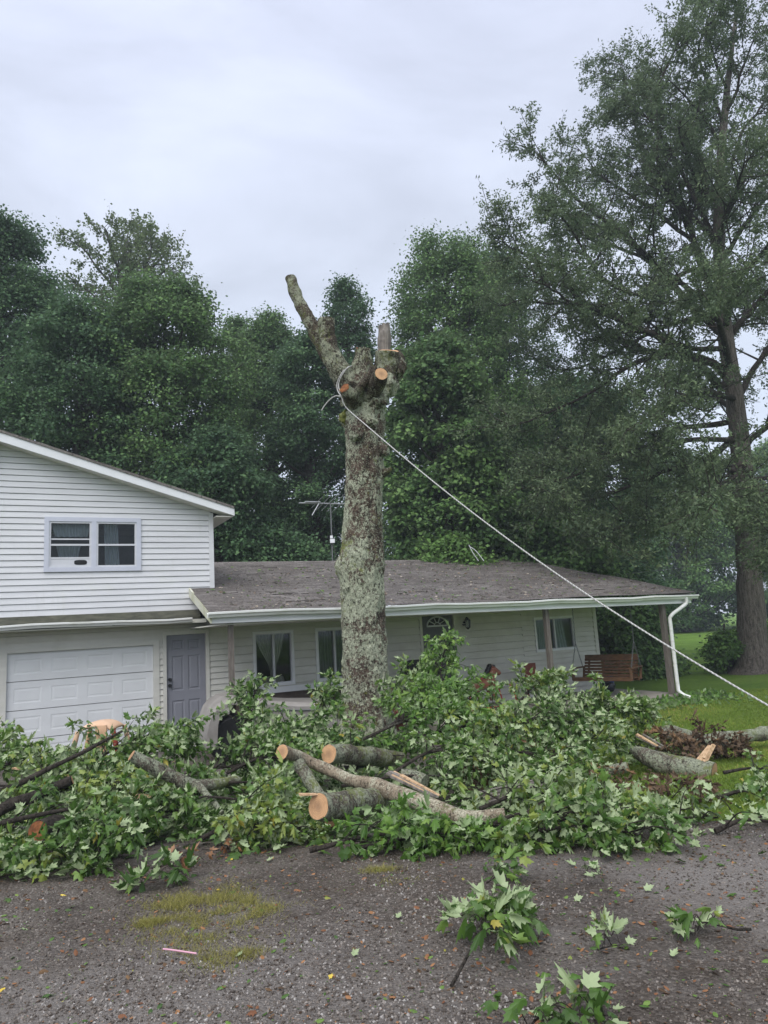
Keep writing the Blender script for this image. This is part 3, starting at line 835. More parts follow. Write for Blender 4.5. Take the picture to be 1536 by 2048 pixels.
def up_sash(mb, s0, s1, z0, z1):
    c = (s0 + s1) / 2
    mid = z0 + (z1 - z0) * 0.49
    for a, b in ((s0, c - 0.045), (c + 0.045, s1)):
        rail(mb, a, b, z0, z1, 0.035, -0.045, 0.022)
        mb.hbox(a + 0.035, b - 0.035, -0.045, 0.018, mid - 0.018, mid + 0.018)
    a, b = s0 + 0.035, c - 0.08                      # panel of the window fan in the bottom of the left half
    mb.hbox(a, b, -0.028, 0.012, z0 + 0.035, z0 + 0.16)
    mb.hbox(a, b, -0.028, 0.016, z0 + 0.165, z0 + 0.20)
    mb.hbox(a, b, -0.028, 0.010, mid + 0.10, mid + 0.125)
def up_cur(mb, s0, s1, z0, z1):
    c = (s0 + s1) / 2
    drape(mb, (s0 + 0.05, c - 0.06, z1), (s0 + 0.1, c - 0.1, z1 - 0.28), -0.15, 0.03, 6)
    drape(mb, (s0 + 0.14, c - 0.22, z0 + 0.45), (s0 + 0.20, c - 0.28, z0 + 0.16), -0.25, 0.03, 5)
    drape(mb, (c + 0.2, c + 0.46, z1), (c + 0.22, c + 0.5, z0), -0.13, 0.03, 5)
wu = window('upper_window', UW, M['frame'], 0.085, up_sash, up_cur, 'blind')
mb = MB()
mb.hbox(1.315, 1.405, -0.05, 0.036, UW[2] + 0.085, UW[3] - 0.085)
mb.build('mullion', M['frame'], wu)
mb = MB()
s_, z_ = 1.12, 3.06 + 0.085 + 0.095
V = []
for k in range(24):
    a = 2 * math.pi * k / 24
    V.append(H(s_ + 0.115 * np.sign(math.cos(a)) * abs(math.cos(a)) ** 0.6, 0.018, z_ + 0.048 * np.sign(math.sin(a)) * abs(math.sin(a)) ** 0.6))
mb.add(V, [tuple(range(24))])
mb.build('vent_hole', M['black'], wu)
def slider(mb, s0, s1, z0, z1):
    c = (s0 + s1) / 2
    mb.hbox(c - 0.022, c + 0.022, -0.05, 0.025, z0, z1)
    rail(mb, s0, s1, z0, z1, 0.022, -0.05, 0.018)
def tied(mb, s0, s1, z0, z1):
    c = (s0 + s1) / 2
    drape(mb, (s0 + 0.01, c + 0.30, z1), (c - 0.05, c + 0.10, z0 + 0.12), -0.12, 0.02, 9, (0.9, c - 0.05, c + 0.08))
    drape(mb, (s0 + 0.03, s1 - 0.15, z0 + 0.13), (s0 + 0.02, s1 - 0.12, z0 - 0.02), -0.15, 0.05, 6)
def sheer(mb, s0, s1, z0, z1):
    drape(mb, (s0, s1, z1), (s0, s1, z0), -0.14, 0.012, 12)
def rightcur(mb, s0, s1, z0, z1):
    drape(mb, (s0, s0 + 0.62, z1), (s0, s0 + 0.5, z0), -0.12, 0.025, 9)
    drape(mb, (s1 - 0.62, s1 - 0.25, z1), (s1 - 0.62, s1 - 0.12, z0), -0.12, 0.025, 5)
window('porch_window', W1, M['white'], 0.055, slider, tied)
w2 = window('porch_window', W2, M['white'], 0.055, slider, sheer, 'dimcur') if 'dimcur' in M else None
if w2 is None:
    M['dimcur'] = flat2('dim_green_grey_curtain', (0.16, 0.19, 0.17), 0.15, 7, 0.9)
    window('porch_window', W2, M['white'], 0.055, slider, sheer, 'dimcur')
window('porch_window', WR, M['white'], 0.05, slider, rightcur, 'blind')

# panelled doors
def panelled(mb, s0, s1, z0, z1, o, xs, zs, m=0, dep=0.012, thick=0.04):
    """flat slab with moulded panels: xs, zs are lists of (a,b) fractions"""
    W_, H_ = s1 - s0, z1 - z0
    cx = sorted({0, 1} | {v for p in xs for v in p}); cz = sorted({0, 1} | {v for p in zs for v in p})
    isx = [any(abs(a - p[0]) < 1e-6 and abs(b - p[1]) < 1e-6 for p in xs) for a, b in zip(cx[:-1], cx[1:])]
    isz = [any(abs(a - p[0]) < 1e-6 and abs(b - p[1]) < 1e-6 for p in zs) for a, b in zip(cz[:-1], cz[1:])]
    for (xa, xb), ix in zip(zip(cx[:-1], cx[1:]), isx):
        for (za, zb), iz in zip(zip(cz[:-1], cz[1:]), isz):
            a, b, c, d = s0 + xa * W_, s0 + xb * W_, z0 + za * H_, z0 + zb * H_
            if ix and iz:
                rings = [(0, 0), (0.018, -dep), (0.035, -dep), (0.055, -0.002)]
                for (i0, d0), (i1, d1) in zip(rings[:-1], rings[1:]):
                    A = [H(a + i0, o + d0, c + i0), H(b - i0, o + d0, c + i0), H(b - i0, o + d0, d - i0), H(a + i0, o + d0, d - i0)]
                    B = [H(a + i1, o + d1, c + i1), H(b - i1, o + d1, c + i1), H(b - i1, o + d1, d - i1), H(a + i1, o + d1, d - i1)]
                    for k in range(4): mb.quad(A[k], A[(k + 1) % 4], B[(k + 1) % 4], B[k], m)
                i1, d1 = rings[-1]
                mb.quad(H(a + i1, o + d1, c + i1), H(b - i1, o + d1, c + i1), H(b - i1, o + d1, d - i1), H(a + i1, o + d1, d - i1), m)
            else:
                mb.quad(H(a, o, c), H(b, o, c), H(b, o, d), H(a, o, d), m)
    mb.hbox(s0, s1, o - thick, o - 0.016, z0, z1, m)
mb = MB()
s0, s1, z0, z1 = GD
hs = (z1 - z0 - 0.05) / 4
for r in range(4):
    panelled(mb, s0 + 0.05, s1 - 0.05, z0 + r * hs + 0.006, z0 + (r + 1) * hs - 0.006, -0.03, [(0.045 + i * 0.2425, 0.225 + i * 0.2425) for i in range(4)], [(0.24, 0.78)], dep=0.005)
gd = mb.build('garage_door', M['garage'], house)
mb = MB()
mb.hbox(s0 - 0.07, s0 + 0.05, -0.05, 0.035, z0, z1 + 0.03); mb.hbox(s1 - 0.05, s1 + 0.06, -0.05, 0.035, z0, z1 + 0.03); mb.hbox(s0 + 0.05, s1 - 0.05, -0.05, 0.034, z1 - 0.05, z1 + 0.03)
mb.hbox(s1 + 0.175, s1 + 0.2, 0, 0.03, -0.4, z1)
mb.build('garage_door_frame', M['siding_low'], house)
def doorframe(rect, name, mat, tw=0.07):
    s0, s1, z0, z1 = rect
    mb = MB()
    mb.hbox(s0 - tw, s0, -0.06, 0.04, z0, z1 + tw); mb.hbox(s1, s1 + tw, -0.06, 0.04, z0, z1 + tw); mb.hbox(s0, s1, -0.06, 0.038, z1, z1 + tw)
    return mb.build(name, mat, house)
doorframe(SD, 'side_door_frame', M['siding_low'])
mb = MB(); panelled(mb, SD[0] + 0.003, SD[1] - 0.003, SD[2] + 0.005, SD[3] - 0.003, -0.02, [(0.14, 0.45), (0.55, 0.86)], [(0.09, 0.38), (0.47, 0.80), (0.85, 0.95)], dep=0.014)
dr = mb.build('side_door', M['grey_door'], house)
for z_, hn in ((0.74, 'knob'), (0.86, 'deadbolt')):
    mb = MB()
    p = np.array(H(2.80, 0, z_)); q = EN
    mb.tube([p - q * 0.025, p + q * 0.01, p + q * 0.02, p + q * 0.045, p + q * 0.06], [0.033, 0.033, 0.018, 0.03, 0.02], 14)
    mb.build(hn, M['black'], dr)
doorframe(FD, 'front_door_frame', M['siding_low'])
mb = MB(); panelled(mb, FD[0] + 0.003, FD[1] - 0.003, FD[2] + 0.005, FD[3] - 0.003, -0.02, [(0.14, 0.46), (0.54, 0.86)], [(0.09, 0.36), (0.43, 0.72)], dep=0.014)
fd = mb.build('front_door', M['dark_door'], house)
mb = MB()
fc, fz, fr_, fh = (FD[0] + FD[1]) / 2, 1.60, 0.285, 0.22
arc = [H(fc + fr_ * math.cos(a), -0.014, fz + fh * math.sin(a)) for a in np.linspace(0, math.pi, 25)]
mb.add(arc, [tuple(range(25))])
mb.build('fanlight_pane', M['black'], fd)
mb = MB()
mb.tube([np.array(H(fc + fr_ * math.cos(a), -0.012, fz + fh * math.sin(a))) for a in np.linspace(0, math.pi, 25)], 0.02, 6)
mb.bar(H(fc - fr_ - 0.02, -0.012, fz), H(fc + fr_ + 0.02, -0.012, fz), 0.04, 0.04)
mb.tube([np.array(H(fc + 0.09 * math.cos(a), -0.012, fz + 0.08 * math.sin(a))) for a in np.linspace(0, math.pi, 13)], 0.012, 6)
for a in (36, 72, 108, 144):
    a = math.radians(a)
    mb.bar(H(fc + 0.09 * math.cos(a), -0.012, fz + 0.08 * math.sin(a)), H(fc + fr_ * math.cos(a), -0.012, fz + fh * math.sin(a)), 0.018, 0.018)
mb.build('fanlight_frame', M['sash'], fd)
# wall lamp
mb = MB()
c = np.array(H(9.93, 0.0, 1.62))
mb.tube([c, c + EN * 0.03], [0.06, 0.05], 14)
mb.tube(curve([c + EN * 0.03, c + EN * 0.12 + [0, 0, 0.14], c + EN * 0.17 + [0, 0, 0.12]], 10), 0.011, 8)
l0 = c + EN * 0.17 + np.array([0, 0, 0.11])
mb.lathe(l0, [(0.0, 0.04), (0.02, 0.02), (0.075, -0.03), (0.07, -0.04)], 6, smooth=False)
mb.lathe(l0, [(0.062, -0.215), (0.05, -0.23), (0.02, -0.25), (0.0, -0.27)], 6, smooth=False)
for i in range(6):
    a = 2 * math.pi * i / 6
    mb.bar(l0 + [0.068 * math.cos(a), 0.068 * math.sin(a), -0.04], l0 + [0.055 * math.cos(a), 0.055 * math.sin(a), -0.215], 0.009, 0.009)
wl = mb.build('wall_lantern', M['black'], house)
mb = MB(); mb.lathe(l0, [(0.06, -0.04), (0.05, -0.215)], 6, smooth=False)
mb.build('lantern_glass', M['glass'], wl)
# posts, floor, downspout
for s, wd, zt, zb in ((3.38, 0.085, 1.88, -0.5), (10.45, 0.10, 1.87, -0.35), (14.08, 0.115, 1.86, -0.40)):
    mb = MB()
    mb.hbox(s - wd / 2, s + wd / 2, 2.5 - wd / 2, 2.5 + wd / 2, zb, zt)
    mb.build('porch_post', M['post'], house)
mb = MB()
mb.hbox(7.6, 14.4, 0.02, 2.62, -0.48, -0.35)
mb.build('porch_floor', M['concrete'], house)
mb = MB()
pts = [np.array(H(14.62, 2.79, 1.94)), np.array(H(14.62, 2.79, 1.80)), np.array(H(14.46, 2.77, 1.70)), np.array(H(14.22, 2.70, 1.56)), np.array(H(14.13, 2.66, 1.46)), np.array(H(14.13, 2.65, 0.5)), np.array(H(14.13, 2.65, -0.26)), np.array(H(14.17, 2.75, -0.36)), np.array(H(14.21, 2.92, -0.42))]
mb.tube(np.vstack([curve(pts[:5], 16), curve(pts[4:7], 8)[1:], curve(pts[6:], 7)[1:]]), 0.045, 10)
mb.build('downspout', M['gutter'], house)
mb = MB(); mb.tube([H(13.3, -4.6, 3.35), H(13.3, -4.6, 4.25)], 0.05, 10)
mb.build('vent_pipe', M['dim_metal'], house)

# litter of twigs and leaves on the roof
def leaf_template(half, fold=0.25, droop=0.25, cy=0.35):
    R = [(0.0, 0.0)] + half + [(0.0, 1.0)] + [(-x, y) for x, y in half[::-1]]
    V = [(0.0, cy)] + R
    V = np.array([(x, y, -abs(x) * fold - droop * y * y) for x, y in V])
    n = len(R)
    F = np.array([(0, 1 + i, 1 + (i + 1) % n) for i in range(n)])
    return V, F
MAPLE = leaf_template([(0.16, -0.05), (0.34, 0.03), (0.25, 0.16), (0.36, 0.24), (0.54, 0.46), (0.34, 0.47), (0.22, 0.52), (0.25, 0.70), (0.11, 0.76)])
MAPLE_WILT = leaf_template([(0.14, -0.03), (0.30, 0.06), (0.22, 0.18), (0.33, 0.27), (0.46, 0.50), (0.30, 0.50), (0.20, 0.55), (0.22, 0.72), (0.09, 0.80)], 0.75, 0.7)
OVAL = leaf_template([(0.16, 0.12), (0.27, 0.36), (0.25, 0.6), (0.12, 0.85)])
def frames(d, nrm):
    d = unit(d); x = unit(np.cross(d, nrm)); z = np.cross(x, d)
    return np.stack([x, d, z], -1)            # columns: leaf x, leaf y (tip), leaf normal
def leaves(mb, pos, d, nrm, size, rnd_, tmpl=MAPLE, m=0, curl=None, r=rng):
    fr = frames(d, nrm) * np.asarray(size).reshape(-1, 1, 1)
    if curl is not None:
        fr = fr * np.stack([1 - 0.5 * curl, np.ones_like(curl), 1 + 3 * curl], -1)[:, None, :]
    V, F, R = instance(tmpl[0], tmpl[1], pos, fr, rnd_)
    mb.add(V, F, m, False, R)
n = 3200
so = np.stack([3.4 + 11.4 * rng.random(n), EV_O - 0.1 - 5.9 * rng.random(n) ** 1.4], -1)
so = so[(so[:, 0] > 3.9) | (so[:, 1] > 0.1)]
n = len(so)
P = np.array([H(s, o, 2.69 - 0.233 * o + 0.028 if o > 0 else 2.69 - 0.2275 * o + 0.028) for s, o in so])
mb = MB()
d = rng.normal(size=(n, 3)) * [1, 1, 0.1]; nr = np.array([0, 0, 1.0]) + 0.5 * rng.normal(size=(n, 3))
sz = 0.02 + 0.075 * rng.random(n) ** 2.2
leaves(mb, P[:n * 3 // 4], d[:n * 3 // 4], nr[:n * 3 // 4], sz[:n * 3 // 4], rng.random(n * 3 // 4), OVAL)
leaves(mb, P[n * 3 // 4:], d[n * 3 // 4:], nr[n * 3 // 4:], sz[n * 3 // 4:] * 1.2, rng.random(n - n * 3 // 4), OVAL, 1)
for i in range(90):
    p = P[rng.integers(n)] + [0, 0, 0.012]; q = p + EU * rng.normal() * 0.25 + EN * rng.normal() * 0.06
    mb.tube([p, (p + q) / 2 + rng.normal(size=3) * [0.02, 0.02, 0.004], q], 0.006, 4, 2, caps=(False, False))
lt = mb.build('roof_litter', [M['palechip'], M['maple_fresh'], M['bark_dark']], origin=H(9, 0, 2.7))
tag(lt, 'twigs, wood chips and dead leaves scattered over the shingle roof', 'litter', kind='stuff')

# ------------------------------------------------------------------ things about the house
# television antenna on its mast behind the roof
an = empty('antenna', (-1.85, 21.4, 1.9), label='old rooftop television antenna on a thin mast behind the porch roof', cat='antenna')
mb = MB()
b0 = at(664, 1132, 21.4)
mb.tube([b0 - [0, 0, 2.4], at(661, 1006, 21.4)], 0.022, 8)
mb.build('mast', M['dim_metal'], an)
mb = MB()
A, B = at(598, 1006, 20.9), at(692, 1008, 21.9)
mb.tube([A, B], 0.022, 6); mb.tube([at(610, 1004, 20.9), at(640, 1004.5, 21.3)], 0.03, 6)
mb.tube([at(638, 1007, 21.2), at(624, 1031, 20.9)], 0.02, 6)
for t, L in ((0.35, 0.5), (0.5, 0.75), (0.62, 0.8), (0.75, 0.9), (0.88, 1.0)):
    c = A + (B - A) * t; v = np.array([0.45, -0.5, 0.28]) * L
    mb.tube([c - v * 0.7, c + v], 0.008, 5)
mb.build('boom', M['metal'], an)
mb = MB(); mb.box(at(665, 1082, 21.35), 0.14, 0.1, 0.12); mb.box(at(663, 1074, 21.35), 0.08, 0.06, 0.08)
mb.build('junction_box', M['white'], an)
mb = MB(); mb.tube(curve([at(664, 1088, 21.3), at(669, 1100, 21.3), at(672, 1115, 21.3), at(668, 1132, 21.3)], 10), 0.01, 5)
mb.build('cable', M['bark_far'], an)
# overhead wires
mb = MB(); mb.tube(curve([at(938, 1092, 20.5), at(952, 1102, 20.3), at(968, 1122, 20.0)], 10), 0.012, 5)
mb.tube(curve([at(938, 1090, 20.5), at(945, 1104, 20.3), at(957, 1122, 20.0)], 10), 0.012, 5)
tag(mb.build('service_wire', M['metal']), 'pale looped wire hanging from the vent pipe on the roof', 'wire')
mb = MB(); mb.tube(curve([at(1250, 1148, 26), at(1400, 1131, 22.5), at(1560, 1108, 19.5), at(1700, 1088, 17)], 20), 0.008, 5)
tag(mb.build('overhead_wire', M['metal']), 'thin wire strung across in front of the oak trunk', 'wire')

# porch swing
def porch_swing():
    c = np.array(H(13.05, 1.45, 0.0)); phi = math.radians(40)
    fx = np.array([-math.sin(phi), -math.cos(phi), 0]); ax = np.array([math.cos(phi), -math.sin(phi), 0]); up = np.array([0, 0, 1.0])
    def P(a, f, z): return c + ax * a + fx * f + up * z
    root = empty('porch_swing', P(0, 0, 0.05), 0, label='brown slatted wooden bench swing hanging by chains at the porch end', cat='swing')
    wd = simple('oiled_brown_wood', [(0.3, (0.055, 0.028, 0.013)), (0.7, (0.16, 0.082, 0.038))], 5, 0.6, 0.2, vs=(2, 2, 8))
    mb = MB()
    for i in range(6): mb.bar(P(-0.72, 0.28 - i * 0.1, 0.11 - i * 0.008), P(0.72, 0.28 - i * 0.1, 0.11 - i * 0.008), 0.085, 0.022)
    mb.bar(P(-0.74, 0.31, 0.08), P(0.74, 0.31, 0.08), 0.03, 0.09)
    mb.bar(P(-0.74, -0.24, 0.05), P(0.74, -0.24, 0.05), 0.03, 0.09)
    for a in (-0.6, 0, 0.6): mb.bar(P(a, 0.3, 0.06), P(a, -0.26, 0.03), 0.04, 0.06)
    mb.build('seat', wd, root)
    mb = MB()
    for i in range(7):
        z = 0.13 + i * 0.075; f = -0.25 - i * 0.026
        mb.bar(P(-0.70, f, z), P(0.70, f, z), 0.02, 0.058 if i < 6 else 0.10)
    for a in (-0.6, -0.2, 0.2, 0.6): mb.bar(P(a, -0.27, 0.05), P(a, -0.47, 0.62), 0.045, 0.03)
    mb.build('backrest', wd, root)
    for a in (-0.74, 0.74):
        mb = MB()
        mb.bar(P(a, 0.32, 0.335), P(a, -0.40, 0.335), 0.085, 0.028)
        mb.bar(P(a, 0.28, 0.04), P(a, 0.28, 0.32), 0.07, 0.04)
        mb.bar(P(a, -0.30, 0.04), P(a, -0.38, 0.32), 0.05, 0.04)
        mb.build('armrest', wd, root)
    for a in (-0.76, 0.76):
        mb = MB()
        top = P(a, -0.08, 1.83); fork = P(a, -0.06, 0.95)
        for A, B in ((top, fork), (fork, P(a, 0.26, 0.34)), (fork, P(a, -0.34, 0.34))):
            k = max(int(np.linalg.norm(B - A) / 0.05), 2); L = unit(B - A)
            for i in range(k):
                q = A + (B - A) * (i + 0.5) / k
                s = ax if i % 2 else fx
                ang = np.linspace(0, 2 * math.pi, 8)
                ring = [q + L * 0.032 * math.cos(t) + s * 0.014 * math.sin(t) for t in ang]
                mb.tube(ring, 0.0055, 4, caps=(False, False))
        mb.build('chain', M['dim_metal'], root)
porch_swing()

# toy riding horse on the porch
def toy_horse():
    root = empty('toy_horse', H(9.75, 1.3, -0.35), TH, label='brown plastic riding horse toy with black mane on the porch', cat='toy horse')
    br = flat2('glossy_brown_plastic', (0.22, 0.085, 0.05), 0.15, 6, 0.35)
    def P(s, o, z): return np.array(H(9.50 + s * 1.15, 1.3 + o, z))
    mb = MB()
    def tb(pts, r, n=14): mb.tube(curve([P(*p) for p in pts], 20), rads(r, 20), n, seed=1)
    tb([(-0.36, 0, 0.22), (-0.2, 0, 0.24), (0.02, 0, 0.24), (0.18, 0, 0.27), (0.24, 0, 0.32)], [0.05, 0.135, 0.125, 0.13, 0.05])
    tb([(0.12, 0, 0.28), (0.18, 0, 0.40), (0.21, 0, 0.50), (0.22, 0, 0.56)], [0.12, 0.095, 0.08, 0.055])
    tb([(0.17, 0, 0.56), (0.24, 0, 0.545), (0.32, 0, 0.49), (0.375, 0, 0.44), (0.39, 0, 0.425)], [0.045, 0.072, 0.06, 0.055, 0.03])
    for q in (-0.035, 0.035): tb([(0.19, q, 0.60), (0.20, q, 0.66)], [0.022, 0.004], 6)
    for s in (-0.24, 0.12):
        for q in (-0.09, 0.09): tb([(s, q, 0.2), (s + 0.03, q, 0.0), (s + 0.08, q, -0.14)], [0.055, 0.04, 0.035], 8)
    mb.build('body', br, root)
    mb = MB()
    for k in range(26):
        t = k / 25
        a = P(0.03 + 0.16 * t, 0.02 * math.sin(k * 2.4), 0.36 + 0.27 * t)
        mb.tube(curve([a, a + EU * -0.05 + [0, 0, 0.02], a + EU * -0.085 + [0, 0, -0.05]], 5), [0.034, 0.04, 0.036, 0.028, 0.008], 6, seed=k)
    mb.tube(curve([P(0.2, 0, 0.63), P(0.27, 0, 0.62), P(0.29, 0, 0.585)], 6), rads([0.03, 0.025, 0.008], 6), 6)
    mb.build('mane', M['black'], root)
    mb = MB()
    red = flat2('red_painted_tube', (0.42, 0.05, 0.035), 0.15, 6, 0.4)
    for q in (-0.28, 0.28):
        mb.tube(curve([P(-0.6, q, -0.33), P(-0.5, q, 0.12), P(-0.42, q, 0.2)], 10), 0.018, 8)
        mb.tube(curve([P(0.6, q, -0.33), P(0.5, q, 0.12), P(0.42, q, 0.2)], 10), 0.018, 8)
        mb.tube([P(-0.6, q, -0.33), P(0.6, q, -0.33)], 0.018, 8)
    for s in (-0.6, 0.6): mb.tube([P(s, -0.28, -0.33), P(s, 0.28, -0.33)], 0.018, 8)
    mb.build('frame', red, root)
    for s, e in ((-0.42, -0.24), (0.42, 0.16)):
        for q in (-0.28, 0.28):
            mb = MB()
            A, B = P(s, q, 0.2), P(e, q * 0.35, 0.12)
            L = B - A; x = unit(np.cross(L, [0, 0, 1])); y = unit(np.cross(L, x))
            mb.tube([A + L * t + 0.014 * (x * math.cos(t * 60) + y * math.sin(t * 60)) for t in np.linspace(0, 1, 70)], 0.004, 4)
            mb.build('spring', M['dim_metal'], root)
    mb = MB(); mb.tube(curve([P(0.2, -0.09, 0.38), P(0.06, -0.1, 0.42), P(-0.1, 0, 0.36), P(0.06, 0.1, 0.42), P(0.2, 0.09, 0.38)], 16), 0.012, 6)
    mb.build('rein', red, root)
toy_horse()
# black barbecue left of the front door
bq = empty('barbecue_grill', H(8.05, 1.1, -0.35), TH, label='black barbecue grill standing on the porch left of the front door', cat='grill')
for a in (-0.34, 0.34):
    for b in (-0.18, 0.18):
        mb = MB(); mb.hbox(8.05 + a - 0.015, 8.05 + a + 0.015, 1.1 + b - 0.015, 1.1 + b + 0.015, -0.35, 0.55)
        mb.build('leg', M['black'], bq)
mb = MB()
pr = [(-0.24, 0.55), (-0.26, 0.72), (-0.2, 0.84), (0.0, 0.90), (0.2, 0.84), (0.26, 0.72), (0.24, 0.55)]
V = [H(8.05 - 0.36, 1.1 + a, z) for a, z in pr] + [H(8.05 + 0.36, 1.1 + a, z) for a, z in pr]
mb.add(V, [tuple(range(7)), tuple(range(7, 14))[::-1]] + [(i, i + 7, (i + 1) % 7 + 7, (i + 1) % 7) for i in range(7)])
mb.hbox(7.58, 7.70, 0.9, 1.3, 0.68, 0.71); mb.hbox(8.40, 8.52, 0.9, 1.3, 0.78, 0.93)
mb.build('lid', M['black'], bq)
mb = MB(); mb.tube([H(7.85, 1.4, 0.72), H(8.25, 1.4, 0.72)], 0.015, 8)
mb.build('handle', M['metal'], bq)
terra = flat2('red_terracotta', (0.20, 0.06, 0.042), 0.15, 7, 0.75)
for s, o, z, k, lb in ((6.75, 2.2, -0.35, 1.5, 'large red clay flower pot low beside the standing trunk'), (7.25, 0.75, 0.05, 1.1, 'red clay flower pot on a stand against the porch wall'),):
    mb = MB()
    c = H(s, o, z)
    mb.lathe(c, [(0.0, 0.0), (0.09 * k, 0.0), (0.13 * k, 0.2 * k), (0.15 * k, 0.2 * k), (0.155 * k, 0.25 * k), (0.135 * k, 0.25 * k), (0.12 * k, 0.2 * k), (0.0, 0.19 * k)], 20)
    if z > 0: mb.lathe((c[0], c[1], -0.35), [(0.1, 0), (0.1, 0.4), (0.0, 0.4)], 12)
    tag(mb.build('flower_pot', terra), lb, 'flower pot')
mb = MB()
c = np.array(H(10.9, 0.8, 0))
mb.hbox(11.22, 11.55, 0.6, 1.0, 0.02, 0.07); mb.hbox(11.22, 11.55, 0.58, 0.62, 0.07, 0.55)
for a in (11.24, 11.53):
    for b in (0.62, 0.98): mb.hbox(a - 0.02, a + 0.02, b - 0.02, b + 0.02, -0.35, 0.02)
tag(mb.build('child_chair', terra), 'small red chair against the porch wall left of the middle post', 'chair')
mb = MB()
c = H(10.9, 1.9, -0.35)
V0 = [(0.0, 0.0), (0.28, 0.0), (0.36, 0.17), (0.38, 0.17), (0.38, 0.19), (0.34, 0.19), (0.28, 0.05), (0.0, 0.05)]
mb.lathe(c, V0, 20)
tag(mb.build('planter_bowl', M['black']), 'wide low black planter bowl on the porch beside the middle post', 'planter')
mb = MB()
bc = np.array(H(13.75, 0.75, -0.35))
mb.blob(bc + [0, 0, 0.13], (0.19, 0.16, 0.15), 0, 12, 0.25, 4)
mb.blob(bc + [0.06, 0, 0.30], (0.10, 0.09, 0.12), 1, 10, 0.3, 8)
tag(mb.build('tied_bag', [flat2('black_bin_bag', (0.02, 0.022, 0.03), 0.3, 9, 0.25), flat2('blue_cloth', (0.03, 0.09, 0.28), 0.2, 9, 0.7)]), 'dark bag with a bright blue top by the house corner under the swing', 'bag')

# half buried old car front by the side door
def fender_car():
    root = empty('old_vehicle', (-2.0, 12.4, -0.48), TH - 0.05, label='faded grey old vehicle half buried in branches, its wheel arch showing by the side door', cat='vehicle')
    pale = simple('faded_grey_car_paint', [(0.3, (0.20, 0.185, 0.17)), (0.7, (0.33, 0.31, 0.29))], 3, 0.5, detail=8)
    # side profile (along the car, height), extruded across; arch cut out of the lower edge
    base = at(413, 1458, 12.0); ax = unit(at(700, 1440, 13.0) - base) * [1, 1, 0]; ax = unit(ax); sd_ = np.array([-ax[1], ax[0], 0]); z0 = -0.48
    def P(a, b, z): return np.array([base[0], base[1], 0]) + ax * a + sd_ * b + np.array([0, 0, z0 + z])
    top = [(0.0, 0.50), (0.03, 0.74), (0.10, 0.92), (0.2, 1.03), (0.34, 1.10), (0.5, 1.12), (0.75, 1.07), (1.1, 0.99), (1.6, 0.92), (2.3, 0.86)]
    ts = np.linspace(0, 2.3, 40)
    mb = MB()
    tx = np.array([p[0] for p in top]); tz = np.array([p[1] for p in top])
    N_ = 110
    up = np.stack([np.linspace(0.0, 2.3, N_), np.interp(np.linspace(0, 2.3, N_), tx, tz)], -1)
    lo = []
    for a in up[:, 0]:
        q = abs(a - 0.46)
        lo.append(0.58 + 0.42 * math.sqrt(max(0, 1 - (q / 0.28) ** 2)) if q < 0.28 else 0.36)
    for i in range(N_ - 1):
        a, b = up[i], up[i + 1]
        la, lb = lo[i], lo[i + 1]
        w1_ = 0.06
        mb.quad(P(a[0], 0, la), P(b[0], 0, lb), P(b[0], 0, max(b[1] - w1_, lb)), P(a[0], 0, max(a[1] - w1_, la)))
        mb.quad(P(a[0], 0, max(a[1] - w1_, la)), P(b[0], 0, max(b[1] - w1_, lb)), P(b[0], 0.10, b[1]), P(a[0], 0.10, a[1]))
        mb.quad(P(a[0], 0.10, a[1]), P(b[0], 0.10, b[1]), P(b[0], 1.0, b[1] + 0.02), P(a[0], 1.0, a[1] + 0.02))
        mb.quad(P(a[0], 0, la), P(a[0], 0.2, la), P(b[0], 0.2, lb), P(b[0], 0, lb))
    mb.quad(P(0, 0, 0.36), P(0, 1.0, 0.36), P(0, 1.0, 0.53), P(0, 0, 0.50))
    mb.build('body', pale, root)
    mb = MB()
    c0, c1 = P(0.46, 0.12, 0.42), P(0.46, 0.36, 0.42)
    mb.tube([c0, c0 + (c1 - c0) * 0.15, c1], [0.34, 0.40, 0.40], 28)
    mb.build('wheel', M['black'], root)
    mb = MB(); mb.tube([P(0.78, -0.012, 0.86), P(1.2, -0.012, 0.84), P(1.6, -0.012, 0.80), P(2.2, -0.012, 0.75)], 0.012, 6)
    mb.build('trim_strip', M['dim_metal'], root)
fender_car()

